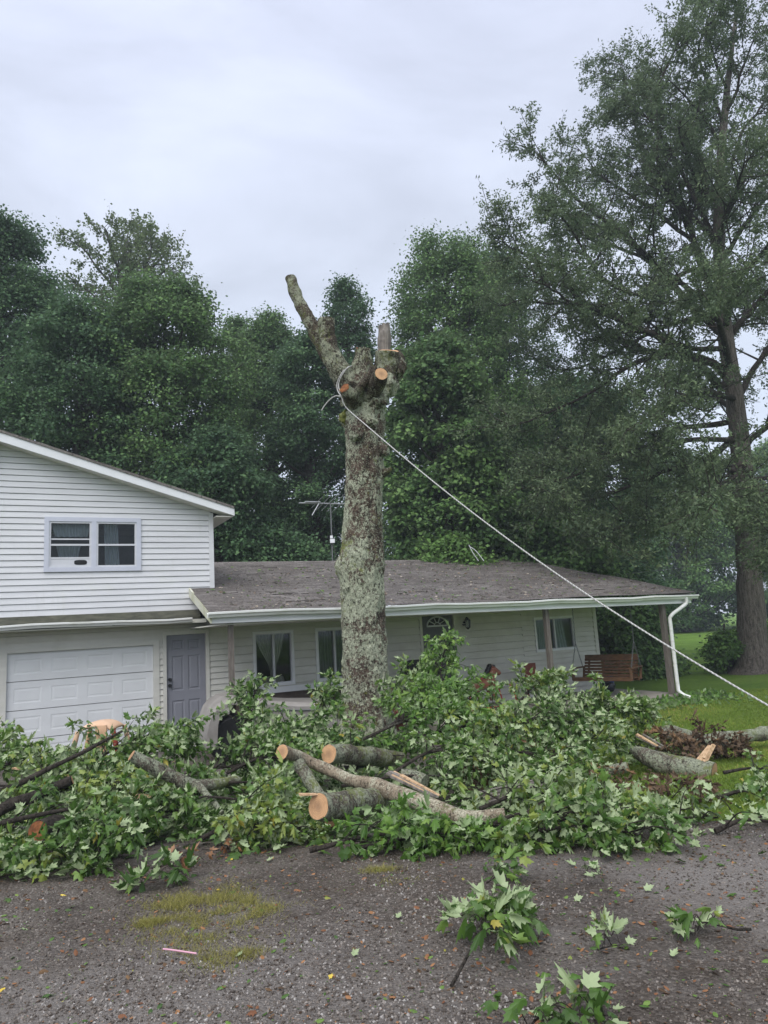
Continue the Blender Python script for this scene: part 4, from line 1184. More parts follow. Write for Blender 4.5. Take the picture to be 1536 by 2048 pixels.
# upturned plastic toy behind the branches on the left
def toy_roof():
    c = at(203, 1482, 8.9)
    root = empty('toy_car_roof', (c[0], c[1], c[2] - 0.3), label='faded orange plastic roof of a toy car behind the left branches', cat='toy')
    mt = simple('faded_orange_plastic', [(0.3, (0.55, 0.33, 0.20)), (0.7, (0.72, 0.50, 0.34))], 4, 0.5)
    rd = flat2('red_brown_plastic', (0.28, 0.05, 0.035), 0.2, 6, 0.5)
    nu, nv = 22, 12
    V = []
    for j in range(nv + 1):
        for i in range(nu + 1):
            u, v = i / nu * 2 - 1, j / nv * 2 - 1
            z = 0.245 - 0.08 * abs(u) ** 2.6 - 0.04 * v ** 4
            V.append(c + np.array([u * 0.20, v * 0.20 + u * 0.05, z]))
    n_ = len(V)
    V = V + [p - np.array([0, 0, 0.02]) for p in V]
    F = [(j * (nu + 1) + i, j * (nu + 1) + i + 1, (j + 1) * (nu + 1) + i + 1, (j + 1) * (nu + 1) + i) for j in range(nv) for i in range(nu)]
    F = F + [tuple(n_ + k for k in f[::-1]) for f in F]
    bd = [i for i in range(nu + 1)] + [(j + 1) * (nu + 1) - 1 for j in range(1, nv + 1)] + [nv * (nu + 1) + i for i in range(nu - 1, -1, -1)] + [j * (nu + 1) for j in range(nv - 1, 0, -1)]
    F += [(a, a + n_, b + n_, b) for a, b in zip(bd, bd[1:] + bd[:1])]
    mb = MB(); mb.add(V, np.array(F), 0, True)
    mb.build('roof', mt, root)
    mb = MB()
    V = []
    for k in range(9):
        t = k / 8
        for u in (0.0, 0.35, 0.7):
            V.append(c + np.array([(u * 0.19) + 0.02 * t, -0.19 - 0.04 * t - 0.012 * (1 - (2 * u / 0.7 - 1) ** 2), 0.20 - 0.55 * t]))
    W = [p + np.array([0, 0.025, 0]) for p in V]
    F = [(k * 3 + i, k * 3 + i + 1, k * 3 + i + 4, k * 3 + i + 3) for k in range(8) for i in range(2)]
    F = F + [tuple(27 + q for q in f[::-1]) for f in F] + [(k * 3 + e, k * 3 + 3 + e, k * 3 + 30 + e, k * 3 + 27 + e) for k in range(8) for e in (0, 2)]
    mb.add(V + W, np.array(F), 0, True)
    mb.build('front_panel', mt, root)
    for u, v, q in ((-1, -1, 0), (1, -1, 1), (-1, 1, 0), (1, 1, 0)):
        mb = MB()
        a = c + np.array([u * 0.19, v * 0.18 + u * 0.05, 0.15]); b = c + np.array([u * 0.255, v * 0.22 + u * 0.05, -0.35])
        mb.tube(curve([a, (a + b) / 2 + [u * 0.015, 0, 0.02], b], 8), rads([0.028, 0.034, 0.04], 8), 8)
        mb.build('pillar', rd if q else mt, root)
toy_roof()

# ------------------------------------------------------------------ the topped tree
YT = 11.5
def K(x, y, dy=0): return at(x, y, YT + dy)
PX = YT / FPX
tree = empty('topped_maple', K(733, 1500), label='thick lichen spotted maple trunk with all its limbs sawn off', cat='tree')
pts = [(731, 1520, 62), (732, 1470, 56), (733, 1425, 50), (731, 1370, 45), (730, 1300, 43), (727, 1230, 42.5), (724, 1170, 43), (724, 1125, 44.5), (724, 1080, 41), (727, 1000, 39), (729, 950, 38.5), (730, 900, 38.5), (731, 850, 40), (735, 810, 38), (737, 780, 42), (738, 758, 42)]
path = curve([K(p[0], p[1]) for p in pts], 420)
rr = rads([0], 420)
rr = np.interp(np.linspace(0, len(pts) - 1, 420), range(len(pts)), [p[2] * PX for p in pts])
nS = 200
V, F = tube_geo(path, rr, nS)
Vr = V.reshape(420, nS, 3)
dirn = Vr - path[:, None, :]
ang = np.arctan2(dirn[..., 1], dirn[..., 0])
zz = Vr[..., 2]
k = 0.055 * fbm(Vr * np.array([2.2, 2.2, 1.1]), 3, 3) + 0.045 * fbm(Vr * np.array([13, 13, 5]), 9, 3)
k += 0.032 * fbm(Vr * np.array([34, 34, 20]), 19, 2) - 0.03 * np.clip(fbm(Vr * np.array([22, 22, 9]), 29, 2), 0, 1)
def bulge(px, py, side, amp, wz, wa):     # side: angle in the world (pi = left, -pi/2 = towards the camera)
    zc = K(px, py)[2]
    da = (ang - side + math.pi) % (2 * math.pi) - math.pi
    return amp * np.exp(-((zz - zc) / wz) ** 2 - (da / wa) ** 2)
k += bulge(690, 1135, math.pi, 0.24, 0.16, 0.5) + bulge(690, 838, math.pi, 0.45, 0.14, 0.55) + bulge(712, 868, -2.2, 0.22, 0.13, 0.35)
k += bulge(770, 945, 0.1, 0.14, 0.10, 0.4) + bulge(765, 1190, -0.4, 0.10, 0.2, 0.4) + bulge(770, 1085, 0.0, 0.05, 0.2, 0.5)
k -= bulge(716, 880, -1.75, 0.10, 0.06, 0.18)
flare = np.clip((K(733, 1400)[2] - zz) / 0.7, 0, 1) ** 1.6
k += flare * 0.28 * np.clip(np.sin(ang * 5 + 0.7), -0.4, 1)
Vr = path[:, None, :] + dirn * (1 + k)[..., None]
mb = MB(); mb.add(Vr.reshape(-1, 3), F, 0, True)
for i, (x, y, dy, r0) in enumerate([(703, 800, -0.15, 0.17), (748, 798, -0.2, 0.19), (790, 735, 0.15, 0.17), (728, 765, -0.22, 0.15), (770, 770, -0.05, 0.18), (742, 842, -0.33, 0.09), (765, 900, -0.1, 0.1), (700, 1175, -0.2, 0.10)]):
    mb.blob(K(x, y, dy), (r0, r0 * 0.9, r0 * 1.15), 0, 26, 0.38, 40 + i, 2.6)
mb.build('trunk', M['bark'], tree)
def stub(name, pts, r, parent, cutname='cut_face', mat='bark_limb', n=60, sides=48, noise_=0.17, seed=1, cutmat='cut', dy=0, ragged=0, tilt=None, ns=5):
    P = curve([K(x, y, d) for x, y, d in pts], n)
    rr = rads([q * PX for q in r], n)
    V, F = tube_geo(P, rr, sides, noise_, ns, seed)
    if tilt is not None:                       # slant the last ring so that it is cut level
        ring = V[-sides:]
        c = ring.mean(0); nrm = unit(np.array(tilt, float)); T = unit(P[-1] - P[-2])
        for i in range(sides):
            q = ring[i]; t = ((c - q) @ nrm) / (T @ nrm)
            V[-sides + i] = q + T * t
    if ragged:
        rg = rng.random(sides)
        V[-sides:] += np.outer((np.convolve(np.r_[rg, rg[:3]], np.ones(3) / 3, 'valid')[:sides]) * ragged, unit(P[-1] - P[-2]))
    mb = MB(); mb.add(V, F, 0, True)
    o = mb.build(name, M[mat], parent)
    if cutname:
        ring = V[-sides:]; c = ring.mean(0)
        T = unit(P[-1] - P[-2])
        mb = MB()
        inner = c + (ring - c) * 0.97
        VV = np.vstack([c, inner]) + T * 0.004
        mb.add(VV, np.array([(0, 1 + i, 1 + (i + 1) % sides) for i in range(sides)]))
        mb.build(cutname, M[cutmat], o, origin=c)
    return o
stub('limb', [(715, 800, 0), (690, 765, 0.05), (662, 722, 0.15), (640, 680, 0.2), (614, 632, 0.25), (595, 596, 0.3), (580, 556, 0.35)], [24, 20, 17, 15.5, 14, 13, 12.5], tree, seed=3, ns=8)
stub('limb', [(722, 790, -0.1), (696, 762, -0.15), (676, 735, -0.2), (661, 705, -0.2), (654, 670, -0.2), (652, 637, -0.2)], [28, 24, 21, 19, 17.5, 17], tree, seed=5, tilt=(0.06, -0.45, 1), ns=8)
stub('limb', [(722, 800, -0.05), (723, 760, -0.1), (725, 730, -0.1), (726, 703, -0.1)], [30, 27, 21, 16], tree, seed=7, ragged=0.07, cutmat='rot')
stub('limb', [(748, 800, 0.0), (762, 765, 0.05), (773, 732, 0.05), (775, 703, 0.0)], [28, 26, 26, 24], tree, seed=9, tilt=(0.1, -0.58, 1))
stub('limb', [(760, 780, 0.25), (782, 748, 0.3), (790, 722, 0.3), (789, 706, 0.3)], [22, 22, 20, 15], tree, seed=11, ragged=0.04, cutmat='deadwood')
stub('dead_snag', [(764, 735, 0.3), (768, 700, 0.3), (769, 675, 0.3), (768, 659, 0.3)], [17, 15, 14.5, 12], tree, seed=13, mat='deadwood', ragged=0.12, cutmat='deadwood')
stub('limb', [(735, 800, -0.15), (748, 778, -0.35), (758, 757, -0.55), (763, 748, -0.68)], [22, 18, 16, 13], tree, seed=15, noise_=0.08)
stub('limb', [(708, 806, -0.2), (722, 775, -0.45), (738, 752, -0.5), (748, 736, -0.5)], [11, 9, 8, 7], tree, seed=17, cutmat='rot', ragged=0.03)
stub('limb', [(712, 806, -0.2), (698, 790, -0.5), (690, 779, -0.6)], [17, 14, 11], tree, seed=19, cutmat='rot', ragged=0.05)
stub('limb', [(760, 950, 0.0), (776, 942, -0.1), (783, 936, -0.12)], [10, 6, 3], tree, cutname=None, seed=23)
mb = MB(); mb.blob(K(692, 838, -0.05), (0.115, 0.14, 0.14), 0, 22, 0.3, 5, 3)
mb.build('moss_burl', M['moss'], tree)
mb = MB()
mb.blob(K(683, 1128, 0.0), (0.06, 0.10, 0.13), 0, 16, 0.3, 6, 3)
mb.build('moss_burl', M['moss'], tree)
mb = MB(); mb.blob(K(712, 868, -0.32), (0.12, 0.1, 0.12), 0, 20, 0.3, 15, 3)
mb.build('knot', M['bark'], tree)
# rope round the crotch, pulled tight to the lower right
def ropemat():
    m, nt, b = newmat('white_braided_rope')
    wv = nt.nodes.new('ShaderNodeTexWave'); wv.inputs['Scale'].default_value = 14; wv.inputs['Distortion'].default_value = 1
    nt.links.new(mapped(nt, (1, 1, 2)), wv.inputs['Vector'])
    nt.links.new(ramp(nt, wv.outputs['Fac'], [(0.0, (0.32, 0.315, 0.30)), (1.0, (0.56, 0.555, 0.54))]), b.inputs['Base Color'])
    b.inputs['Roughness'].default_value = 0.85
    bump(nt, b, wv.outputs['Fac'], 0.5, 0.01)
    return m
rp_m = ropemat()
mb = MB()
R0_ = K(684, 797, -0.52); R1_ = at(1536, 1338, 6.2); R2_ = R1_ + (R1_ - R0_) * 0.35
line = [K(683, 792, -0.5), K(687, 806, -0.53), K(697, 820, -0.56)] + [K(697, 820, -0.56) + (R2_ - K(697, 820, -0.56)) * t - np.array([0, 0, 0.40 * math.sin(math.pi * t)]) for t in np.linspace(0.05, 1, 20)]
mb.tube(curve(line, 90), 0.0088, 8)
loop = [K(683, 792, -0.5), K(676, 783, -0.4), K(674, 768, -0.35), K(680, 752, -0.38), K(690, 738, -0.35), K(700, 733, -0.2), K(706, 737, 0.1), K(700, 760, 0.35), K(686, 785, 0.2), K(676, 792, -0.1), K(681, 794, -0.45)]
mb.tube(curve(loop, 60), 0.0088, 8)
mb.tube(curve([p + np.array([0.03, -0.02, 0.0]) for p in loop], 60), 0.0088, 8)
mb.tube(curve([K(680, 793, -0.48), K(671, 792, -0.48), K(660, 799, -0.45), K(650, 810, -0.42), K(643, 821, -0.42)], 20), 0.010, 8)
tag(mb.build('rope', rp_m, origin=R0_), 'long white rope tied round the trunk crotch and pulled taut to the right', 'rope')

# ------------------------------------------------------------------ background trees
KITE = (np.array([(0, 0, 0), (0.42, 0.45, -0.06), (0, 1, -0.12), (-0.42, 0.45, -0.06)]), np.array([(0, 1, 2, 3)]))
THIN = (np.array([(0, 0, 0), (0.22, 0.4, -0.03), (0, 1, -0.10), (-0.22, 0.4, -0.03)]), np.array([(0, 1, 2, 3)]))
def crown(mb, clumps, radii, per, size, r, hue=None, tmpl=KITE, flat=0.62):
    n = len(clumps) * per
    ci = np.repeat(np.arange(len(clumps)), per)
    d = unit(r.normal(size=(n, 3)) + [0, 0, 0.25])
    rad = r.random(n) ** 0.45
    off = d * rad[:, None] * radii[ci][:, None] * np.array([1, 1, flat])
    off *= (1 + 0.35 * r.normal(size=n))[:, None].clip(0.3, 1.9)
    pos = clumps[ci] + off
    nrm = unit(d * 0.7 + np.array([0, 0, 0.8]) + 0.55 * r.normal(size=(n, 3)))
    tip = unit(d * [1, 1, 0.2] + np.array([0, 0, -0.35]) + 0.6 * r.normal(size=(n, 3)))
    sz = size * (0.65 + 0.7 * r.random(n))
    hv = np.clip((hue[ci] if hue is not None else 0.5) + 0.22 * r.normal(size=n), 0, 1)
    leaves(mb, pos, tip, nrm, sz, hv, tmpl)
PROF = {'round': ([0, 0.15, 0.45, 0.7, 0.88, 1.0], [0.7, 0.95, 1.0, 0.92, 0.72, 0.3]),
        'cone': ([0, 0.2, 0.5, 0.75, 0.92, 1.0], [0.85, 1.0, 0.88, 0.66, 0.40, 0.12]),
        'bush': ([0, 0.3, 0.6, 0.85, 1.0], [0.95, 1.0, 0.9, 0.6, 0.15])}
TREES = 'trees standing behind the house'
def dense_tree(x, Y, ytop, hw, zb, mat, label, seed, prof='round', nc=190, per=290, leaf=0.115, cat='tree', group=TREES, name='leafy_tree', basez=None, lean=0):
    r = np.random.default_rng(seed)
    top = at(x, ytop, Y); R = hw * 1.12 * Y / FPX; nc = int(nc * 1.15)
    base = np.array([top[0], Y, -0.5 if basez is None else basez])
    Ht = top[2]
    root = empty(name, base, label=label, cat=cat, group=group)
    pk, pv = PROF[prof]
    # leading boughs give the crown its uneven lobes
    nb = 16
    ba = r.random(nb) * 2 * math.pi; bh = r.random(nb); bl = 0.75 + 0.45 * r.random(nb)
    h = r.random(nc) ** 0.85; a = r.random(nc) * 2 * math.pi
    dm = np.min(np.abs((a[:, None] - ba + math.pi) % (2 * math.pi) - math.pi) + 3 * np.abs(h[:, None] - bh) + (1.4 - bl) * 0.8, axis=1)
    lob = 1.18 - 0.35 * np.clip(dm, 0, 1)
    rad = R * np.interp(h, pk, pv) * (0.25 + 0.80 * r.random(nc) ** 0.42) * lob * (1 + 0.12 * r.normal(size=nc))
    C = np.stack([base[0] + rad * np.cos(a), Y + rad * np.sin(a), zb + (Ht - zb - 0.4) * h], -1)
    cr_ = (0.36 + 0.26 * r.random(nc)) * (R ** 0.6) * 0.72
    hue = np.clip(0.40 + 0.16 * r.normal(size=nc) + 0.30 * fbm(C * 0.45, seed, 2), 0.0, 0.95)
    mb = MB(); crown(mb, C, cr_, per, leaf, r, hue)
    mb.build('crown', M[mat], root)
    mb = MB()
    tr = 0.10 + 0.018 * Ht
    mb.tube(curve([base - [0, 0, 0.2], base + [0.1, 0, Ht * 0.35], base + [-0.1, 0, Ht * 0.65], [base[0], Y, Ht * 0.94]], 14), rads([tr * 1.3, tr, tr * 0.6, 0.03], 14), 8, noise=0.1, seed=seed)
    for i in range(0, nc, 5):
        q = C[i]; s0 = np.array([base[0], Y, max(q[2] - rad[i] * 0.7, 0.5)])
        mb.tube(curve([s0, (s0 + q) / 2 + [0, 0, -0.2], q], 6), rads([tr * 0.3, 0.015], 6), 5, caps=(False, False))
    mb.build('trunk', M['bark_far'], root)
    return root
D = dense_tree
D(5, 27, 440, 165, 1.0, 'tree_dark', 'tall dark green tree cut off by the left edge of the photo', 1, nc=380)
D(330, 26, 562, 160, 0.6, 'tree_mid', 'broad round topped green tree rising behind the two storey gable', 2, nc=420)
D(165, 24.5, 600, 130, 1.0, 'tree_dark', 'dark tree right behind the roof peak, below the airy crown', 3, nc=300)
D(535, 33, 622, 100, 0.5, 'tree_mid', 'green tree with three pointed tops left of the long sawn limb', 4, 'cone', nc=260)
D(468, 34.5, 628, 75, 1.0, 'tree_mid', 'slim green tree between the round topped tree and the pointed one', 5, 'cone', nc=150)
D(690, 32, 548, 88, 0.5, 'tree_dark', 'narrow spire shaped tree directly behind the trunk top', 6, 'cone', nc=220, per=150)
D(612, 29, 648, 92, 0.5, 'tree_dark', 'lower dark tree behind the antenna, under the spire', 7, nc=190)
D(888, 31, 470, 158, 0.5, 'tree_mid', 'tall green tree right of the trunk, topping the right hand group', 8, nc=330)
D(985, 34, 500, 120, 0.5, 'tree_dark', 'dark tree partly behind the left reach of the oak', 9, nc=230)
D(865, 25, 670, 112, 0.6, 'tree_mid', 'fresh green tree close behind the roof, right of the trunk', 10, nc=240, leaf=0.15)
D(430, 23.5, 850, 105, 0.4, 'tree_dark', 'dark low tree beside the right slope of the gable roof', 11, nc=200)
D(1130, 38, 760, 140, 0.5, 'tree_dark', 'dark spreading tree seen through the lower oak branches', 12, nc=250, leaf=0.2)
D(1330, 68, 900, 110, 0.5, 'tree_mid', 'far tree behind the oak trunk on the left side', 13, nc=240, leaf=0.22)
D(1560, 66, 880, 110, 0.5, 'tree_mid', 'far tree behind the oak on the right edge', 14, nc=220, leaf=0.22)
D(1080, 25, 1000, 130, 0.2, 'tree_mid', 'low bushy tree over the right end of the roof ridge', 15, 'bush', nc=210, leaf=0.14)
D(900, 22.6, 1062, 95, 0.4, 'tree_bright', 'bright leafy bush peeping over the ridge by the vent pipe', 16, 'bush', nc=150, per=160, leaf=0.12, cat='bush', name='bush', group='bushes about the yard')
D(560, 24, 1060, 150, 0.2, 'tree_dark', 'dark undergrowth bush behind the left half of the ridge', 17, 'bush', nc=160, cat='bush', name='bush', group='bushes about the yard')
D(1245, 24.5, 1170, 75, -0.4, 'tree_mid', 'dense dark bush behind the porch swing', 18, 'bush', nc=170, leaf=0.12, cat='bush', name='bush', group='bushes about the yard')
D(1205, 30, 1090, 90, 0.0, 'tree_dark', 'shadowy small tree above the right roof slope', 19, 'bush', nc=170, leaf=0.15)
D(1448, 24.0, 1243, 40, -0.35, 'tree_bright', 'pale green flowering shrub just left of the oak base', 20, 'bush', nc=60, per=130, leaf=0.10, cat='shrub', name='shrub', group='bushes about the yard')
D(1545, 27.0, 1235, 40, -0.35, 'tree_mid', 'green shrub just right of the oak base', 26, 'bush', nc=60, per=130, leaf=0.10, cat='shrub', name='shrub', group='bushes about the yard')
# far wood beyond the lawn, one dark mass
r = np.random.default_rng(55)
n = 700
Xc = -70 + 170 * r.random(n)
C = np.stack([Xc, 66 + 14 * r.random(n), -0.5 + (10 + 4 * np.sin(Xc * 0.21) + 3 * np.sin(Xc * 0.53)) * r.random(n)], -1)
mb = MB(); crown(mb, C, np.full(n, 1.8), 130, 0.42, r, np.clip(0.35 + 0.2 * r.normal(size=n), 0, 1))
fw = mb.build('far_wood', M['tree_dark'], origin=(0, 70, -0.5))
tag(fw, 'dark far wood closing off the lawn behind the trees', 'wood', kind='stuff')

# limbed trees whose branches show: the oak and the airy tree
def limbed(root, trunk_path, trunk_r, limbs, mat_l, bark_m, seed, sec_step, sec_len, tert_n, leaf_n, leaf, tmpl, limb_r=0.16, sway=0.12, droop=0.0, bark2=None):
    r = np.random.default_rng(seed)
    mb = MB()
    tp = curve(trunk_path, 60)
    V, F = tube_geo(tp, rads(trunk_r, 60), 28, 0.10, 2.5, seed)
    mb.add(V, F, 0, True)
    mb.build('trunk', M[bark_m], root)
    mb = MB(); lp, ld = [], []
    for pts, r0 in limbs:
        L = np.asarray(pts, float)
        ln = np.linalg.norm(np.diff(L, axis=0), axis=1).sum()
        nn = max(int(ln / 0.35), 8)
        Q = curve(L, nn)
        Q[1:-1] += fbm(Q[1:-1] * 0.9 + seed, seed, 3)[:, None] * r.normal(size=3) * sway
        rr = r0 * 0.85 * (1 - np.linspace(0, 1, nn)) ** 0.9 + 0.010
        mb.add(*tube_geo(Q, rr, 8, 0.08, 3, seed), 0, True)
        T = unit(np.gradient(Q, axis=0))
        ns = int(ln / sec_step)
        for k in range(ns):
            t = 0.24 + 0.76 * (k + r.random()) / ns
            i = min(int(t * (nn - 1)), nn - 1)
            sl = sec_len * (0.55 + 0.7 * r.random()) * (1.15 - 0.55 * t)
            d = unit(T[i] * 0.75 + unit(r.normal(size=3) * [1, 1, 0.75]) + [0, 0, 0.22 - droop])
            e1 = Q[i] + d * sl * 0.5; e2 = Q[i] + d * sl + unit(r.normal(size=3)) * sl * 0.22 + [0, 0, 0.12 * sl - droop * sl * 0.6]
            S = curve([Q[i], e1, e2], 7)
            mb.add(*tube_geo(S, rads([max(rr[i] * 0.42, 0.016), 0.007], 7), 5), 0, True)
            for q in range(tert_n):
                u = 0.42 + 0.58 * (q + r.random()) / tert_n
                b0 = S[0] + (S[-1] - S[0]) * 0; j = min(int(u * 6), 6); b0 = S[j]
                td = unit(d * 0.6 + r.normal(size=3) * 0.75 + [0, 0, 0.1 - droop])
                tl = (0.30 + 0.45 * r.random()) * min(1.0, sec_len / 1.5)
                b1 = b0 + td * tl
                if q % 2 == 0: mb.add(*tube_geo([b0, (b0 + b1) / 2 + r.normal(size=3) * 0.03, b1], [0.007, 0.006, 0.003], 4), 0, True)
                m_ = max(1, int(leaf_n * (0.6 + 0.8 * r.random())))
                uu = r.random(m_)[:, None]
                lp.append(b0 + (b1 - b0) * (0.15 + 0.95 * uu) + r.normal(size=(m_, 3)) * 0.065)
                ld.append(unit(td * 0.5 + r.normal(size=(m_, 3)) * 0.8 + [0, 0, -0.15]))
    mb.build('branches', M[bark2 or bark_m], root)
    lp = np.vstack(lp); ld = np.vstack(ld); n = len(lp)
    nr = unit(np.array([0, 0, 1.0]) + 0.7 * r.normal(size=(n, 3)))
    cl = np.clip(0.45 + 0.35 * fbm(lp * 0.8, seed + 5, 3) + 0.2 * r.normal(size=n), 0, 1)
    mb = MB(); leaves(mb, lp, ld, nr, leaf * (0.7 + 0.6 * r.random(n)), cl, tmpl)
    mb.build('crown', M[mat_l], root)
    return n
YO = 23.5
def O(x, y, d=0): return at(x, y, YO + d)
oak = empty('oak_tree', (11.65, YO, -0.5), label='huge open branched oak with a thick trunk on the right lawn', cat='tree')
tpts = [O(1514, 1372), O(1512, 1335), O(1505, 1290), O(1500, 1180), O(1492, 1040), O(1486, 950), O(1470, 800), O(1448, 650), O(1438, 500), O(1440, 350), O(1452, 200), O(1470, 50), O(1490, -90)]
trad = [1.05, 0.66, 0.47, 0.40, 0.36, 0.33, 0.29, 0.24, 0.20, 0.16, 0.12, 0.07, 0.03]
def LB(pts, dy, r0):
    n = len(pts)
    return ([O(x, y, dy * (i / (n - 1))) for i, (x, y) in enumerate(pts)], r0)
limbs = [
    LB([(1450, 770), (1428, 744), (1370, 704), (1256, 647), (1177, 603), (1124, 541), (1070, 520), (1010, 490), (985, 455)], -2.0, 0.17),
    LB([(1450, 750), (1366, 709), (1300, 700), (1234, 678), (1177, 643), (1124, 607), (1050, 603), (1000, 602)], 1.0, 0.15),
    LB([(1440, 665), (1388, 616), (1335, 559), (1291, 511), (1239, 462), (1186, 423), (1142, 387), (1095, 330), (1052, 285)], -1.0, 0.15),
    LB([(1436, 610), (1393, 506), (1371, 418), (1327, 361), (1291, 308), (1262, 220), (1240, 110)], 1.5, 0.14),
    LB([(1440, 520), (1460, 495), (1511, 418), (1570, 370), (1640, 330)], -1.5, 0.11),
    LB([(1440, 350), (1459, 330), (1498, 246), (1540, 170), (1580, 60)], 1.0, 0.09),
    LB([(1438, 480), (1400, 445), (1345, 400), (1322, 330), (1312, 210), (1345, 110), (1385, 80)], -2.5, 0.11),
    LB([(1455, 740), (1388, 722), (1300, 717), (1247, 739), (1177, 788), (1080, 835), (1000, 860)], -3.0, 0.12),
    LB([(1478, 860), (1420, 915), (1340, 940), (1250, 975), (1180, 1000), (1090, 1005)], -1.5, 0.12),
    LB([(1484, 930), (1430, 985), (1360, 1030), (1270, 1050), (1160, 1075)], -4.0, 0.10),
    LB([(1476, 840), (1400, 850), (1290, 870), (1180, 900), (1080, 930), (1000, 940)], 2.0, 0.12),
    LB([(1445, 640), (1380, 640), (1310, 660), (1200, 720), (1120, 740), (1040, 700)], 3.0, 0.11),
    LB([(1440, 560), (1380, 540), (1300, 590), (1210, 560), (1140, 455), (1100, 410)], -3.5, 0.11),
    LB([(1439, 420), (1400, 330), (1360, 260), (1290, 180), (1215, 160)], 2.5, 0.10),
    LB([(1446, 250), (1420, 170), (1400, 100), (1420, 20), (1430, -60)], -1.5, 0.07),
    LB([(1470, 800), (1540, 690), (1620, 640), (1700, 620)], 1.0, 0.13),
    LB([(1450, 690), (1530, 600), (1600, 520), (1690, 470)], -1.5, 0.13),
    LB([(1485, 900), (1560, 830), (1650, 790), (1730, 780)], -2.0, 0.12),
    LB([(1490, 960), (1560, 960), (1640, 1000), (1700, 1060)], -1.0, 0.09),
    LB([(1460, 740), (1440, 650), (1410, 600), (1380, 560)], -6.0, 0.13),
    LB([(1470, 800), (1420, 780), (1350, 800), (1290, 840)], -6.5, 0.12),
    LB([(1440, 540), (1450, 440), (1470, 360), (1500, 300)], -5.0, 0.10),
    LB([(1450, 660), (1480, 560), (1530, 500), (1560, 420)], -5.5, 0.12),
    LB([(1450, 700), (1480, 640), (1500, 600), (1480, 560)], 6.0, 0.13),
    LB([(1440, 560), (1420, 470), (1400, 400), (1390, 300)], 5.0, 0.10),
    LB([(1475, 830), (1440, 800), (1400, 790), (1330, 760)], 6.0, 0.12),
    LB([(1482, 900), (1470, 930), (1430, 980), (1390, 1000)], -7.0, 0.10),
    LB([(1484, 920), (1530, 1000), (1560, 1060), (1570, 1120)], -6.0, 0.09),
    LB([(1470, 60), (1440, 20), (1420, -40)], 1.0, 0.05),
    LB([(1446, 300), (1410, 240), (1370, 190), (1320, 140)], -1.5, 0.08),
    LB([(1448, 230), (1480, 170), (1500, 100), (1530, 40)], -1.5, 0.07),
    LB([(1455, 180), (1430, 120), (1410, 60), (1450, 0)], -2.5, 0.06),
    LB([(1438, 500), (1390, 400), (1340, 300), (1290, 230), (1230, 190)], -0.5, 0.10),
    LB([(1437, 560), (1370, 470), (1280, 400), (1200, 350), (1150, 290)], 1.5, 0.10),
    LB([(1440, 620), (1350, 560), (1250, 500), (1170, 480), (1100, 470)], 2.5, 0.11),
    LB([(1442, 450), (1470, 380), (1500, 330), (1560, 290)], -2.5, 0.09),
    LB([(1440, 400), (1400, 380), (1370, 300), (1360, 230)], -3.0, 0.09),
    LB([(1450, 700), (1350, 690), (1240, 640), (1130, 600), (1060, 560)], -5.0, 0.11),
    LB([(1480, 880), (1380, 880), (1260, 900), (1150, 950), (1060, 980)], -4.0, 0.10),
]
limbed(oak, tpts, trad, limbs, 'tree_oak', 'bark_oak', 77, 0.25, 2.2, 8, 30, 0.112, THIN, droop=0.10, bark2='bark_dark')
airy = empty('airy_tree', (at(255, 700, 36)[0], 36, -0.5), label='light olive open crowned tree rising above the left treeline', cat='tree', group=TREES)
def A_(x, y, d=0): return at(x, y, 36 + d)
al = []
for pts, dy in (([(252, 640), (235, 580), (200, 540), (165, 500), (140, 480)], 0), ([(254, 620), (245, 560), (225, 510), (215, 470), (205, 450)], -2), ([(256, 610), (262, 550), (255, 500), (250, 450)], 2),
                ([(256, 620), (280, 560), (300, 510), (300, 465)], -1), ([(257, 640), (300, 570), (335, 540), (365, 545)], 1), ([(256, 650), (290, 600), (330, 590), (355, 575)], -2.5),
                ([(252, 650), (215, 610), (175, 580), (140, 560)], -1.5), ([(255, 600), (240, 540), (270, 490), (280, 455)], 3), ([(254, 660), (230, 620), (200, 600), (180, 620)], 2.5), ([(256, 600), (300, 540), (330, 510), (340, 500)], 2)):
    al.append(([A_(x, y, dy * i / (len(pts) - 1)) for i, (x, y) in enumerate(pts)], 0.11))
limbed(airy, [A_(258, 1180), A_(256, 900), A_(255, 700), A_(254, 640), A_(256, 560), A_(252, 480)], [0.3, 0.26, 0.22, 0.18, 0.1, 0.03], al, 'tree_airy', 'bark_far', 78, 0.32, 1.6, 6, 14, 0.14, KITE)

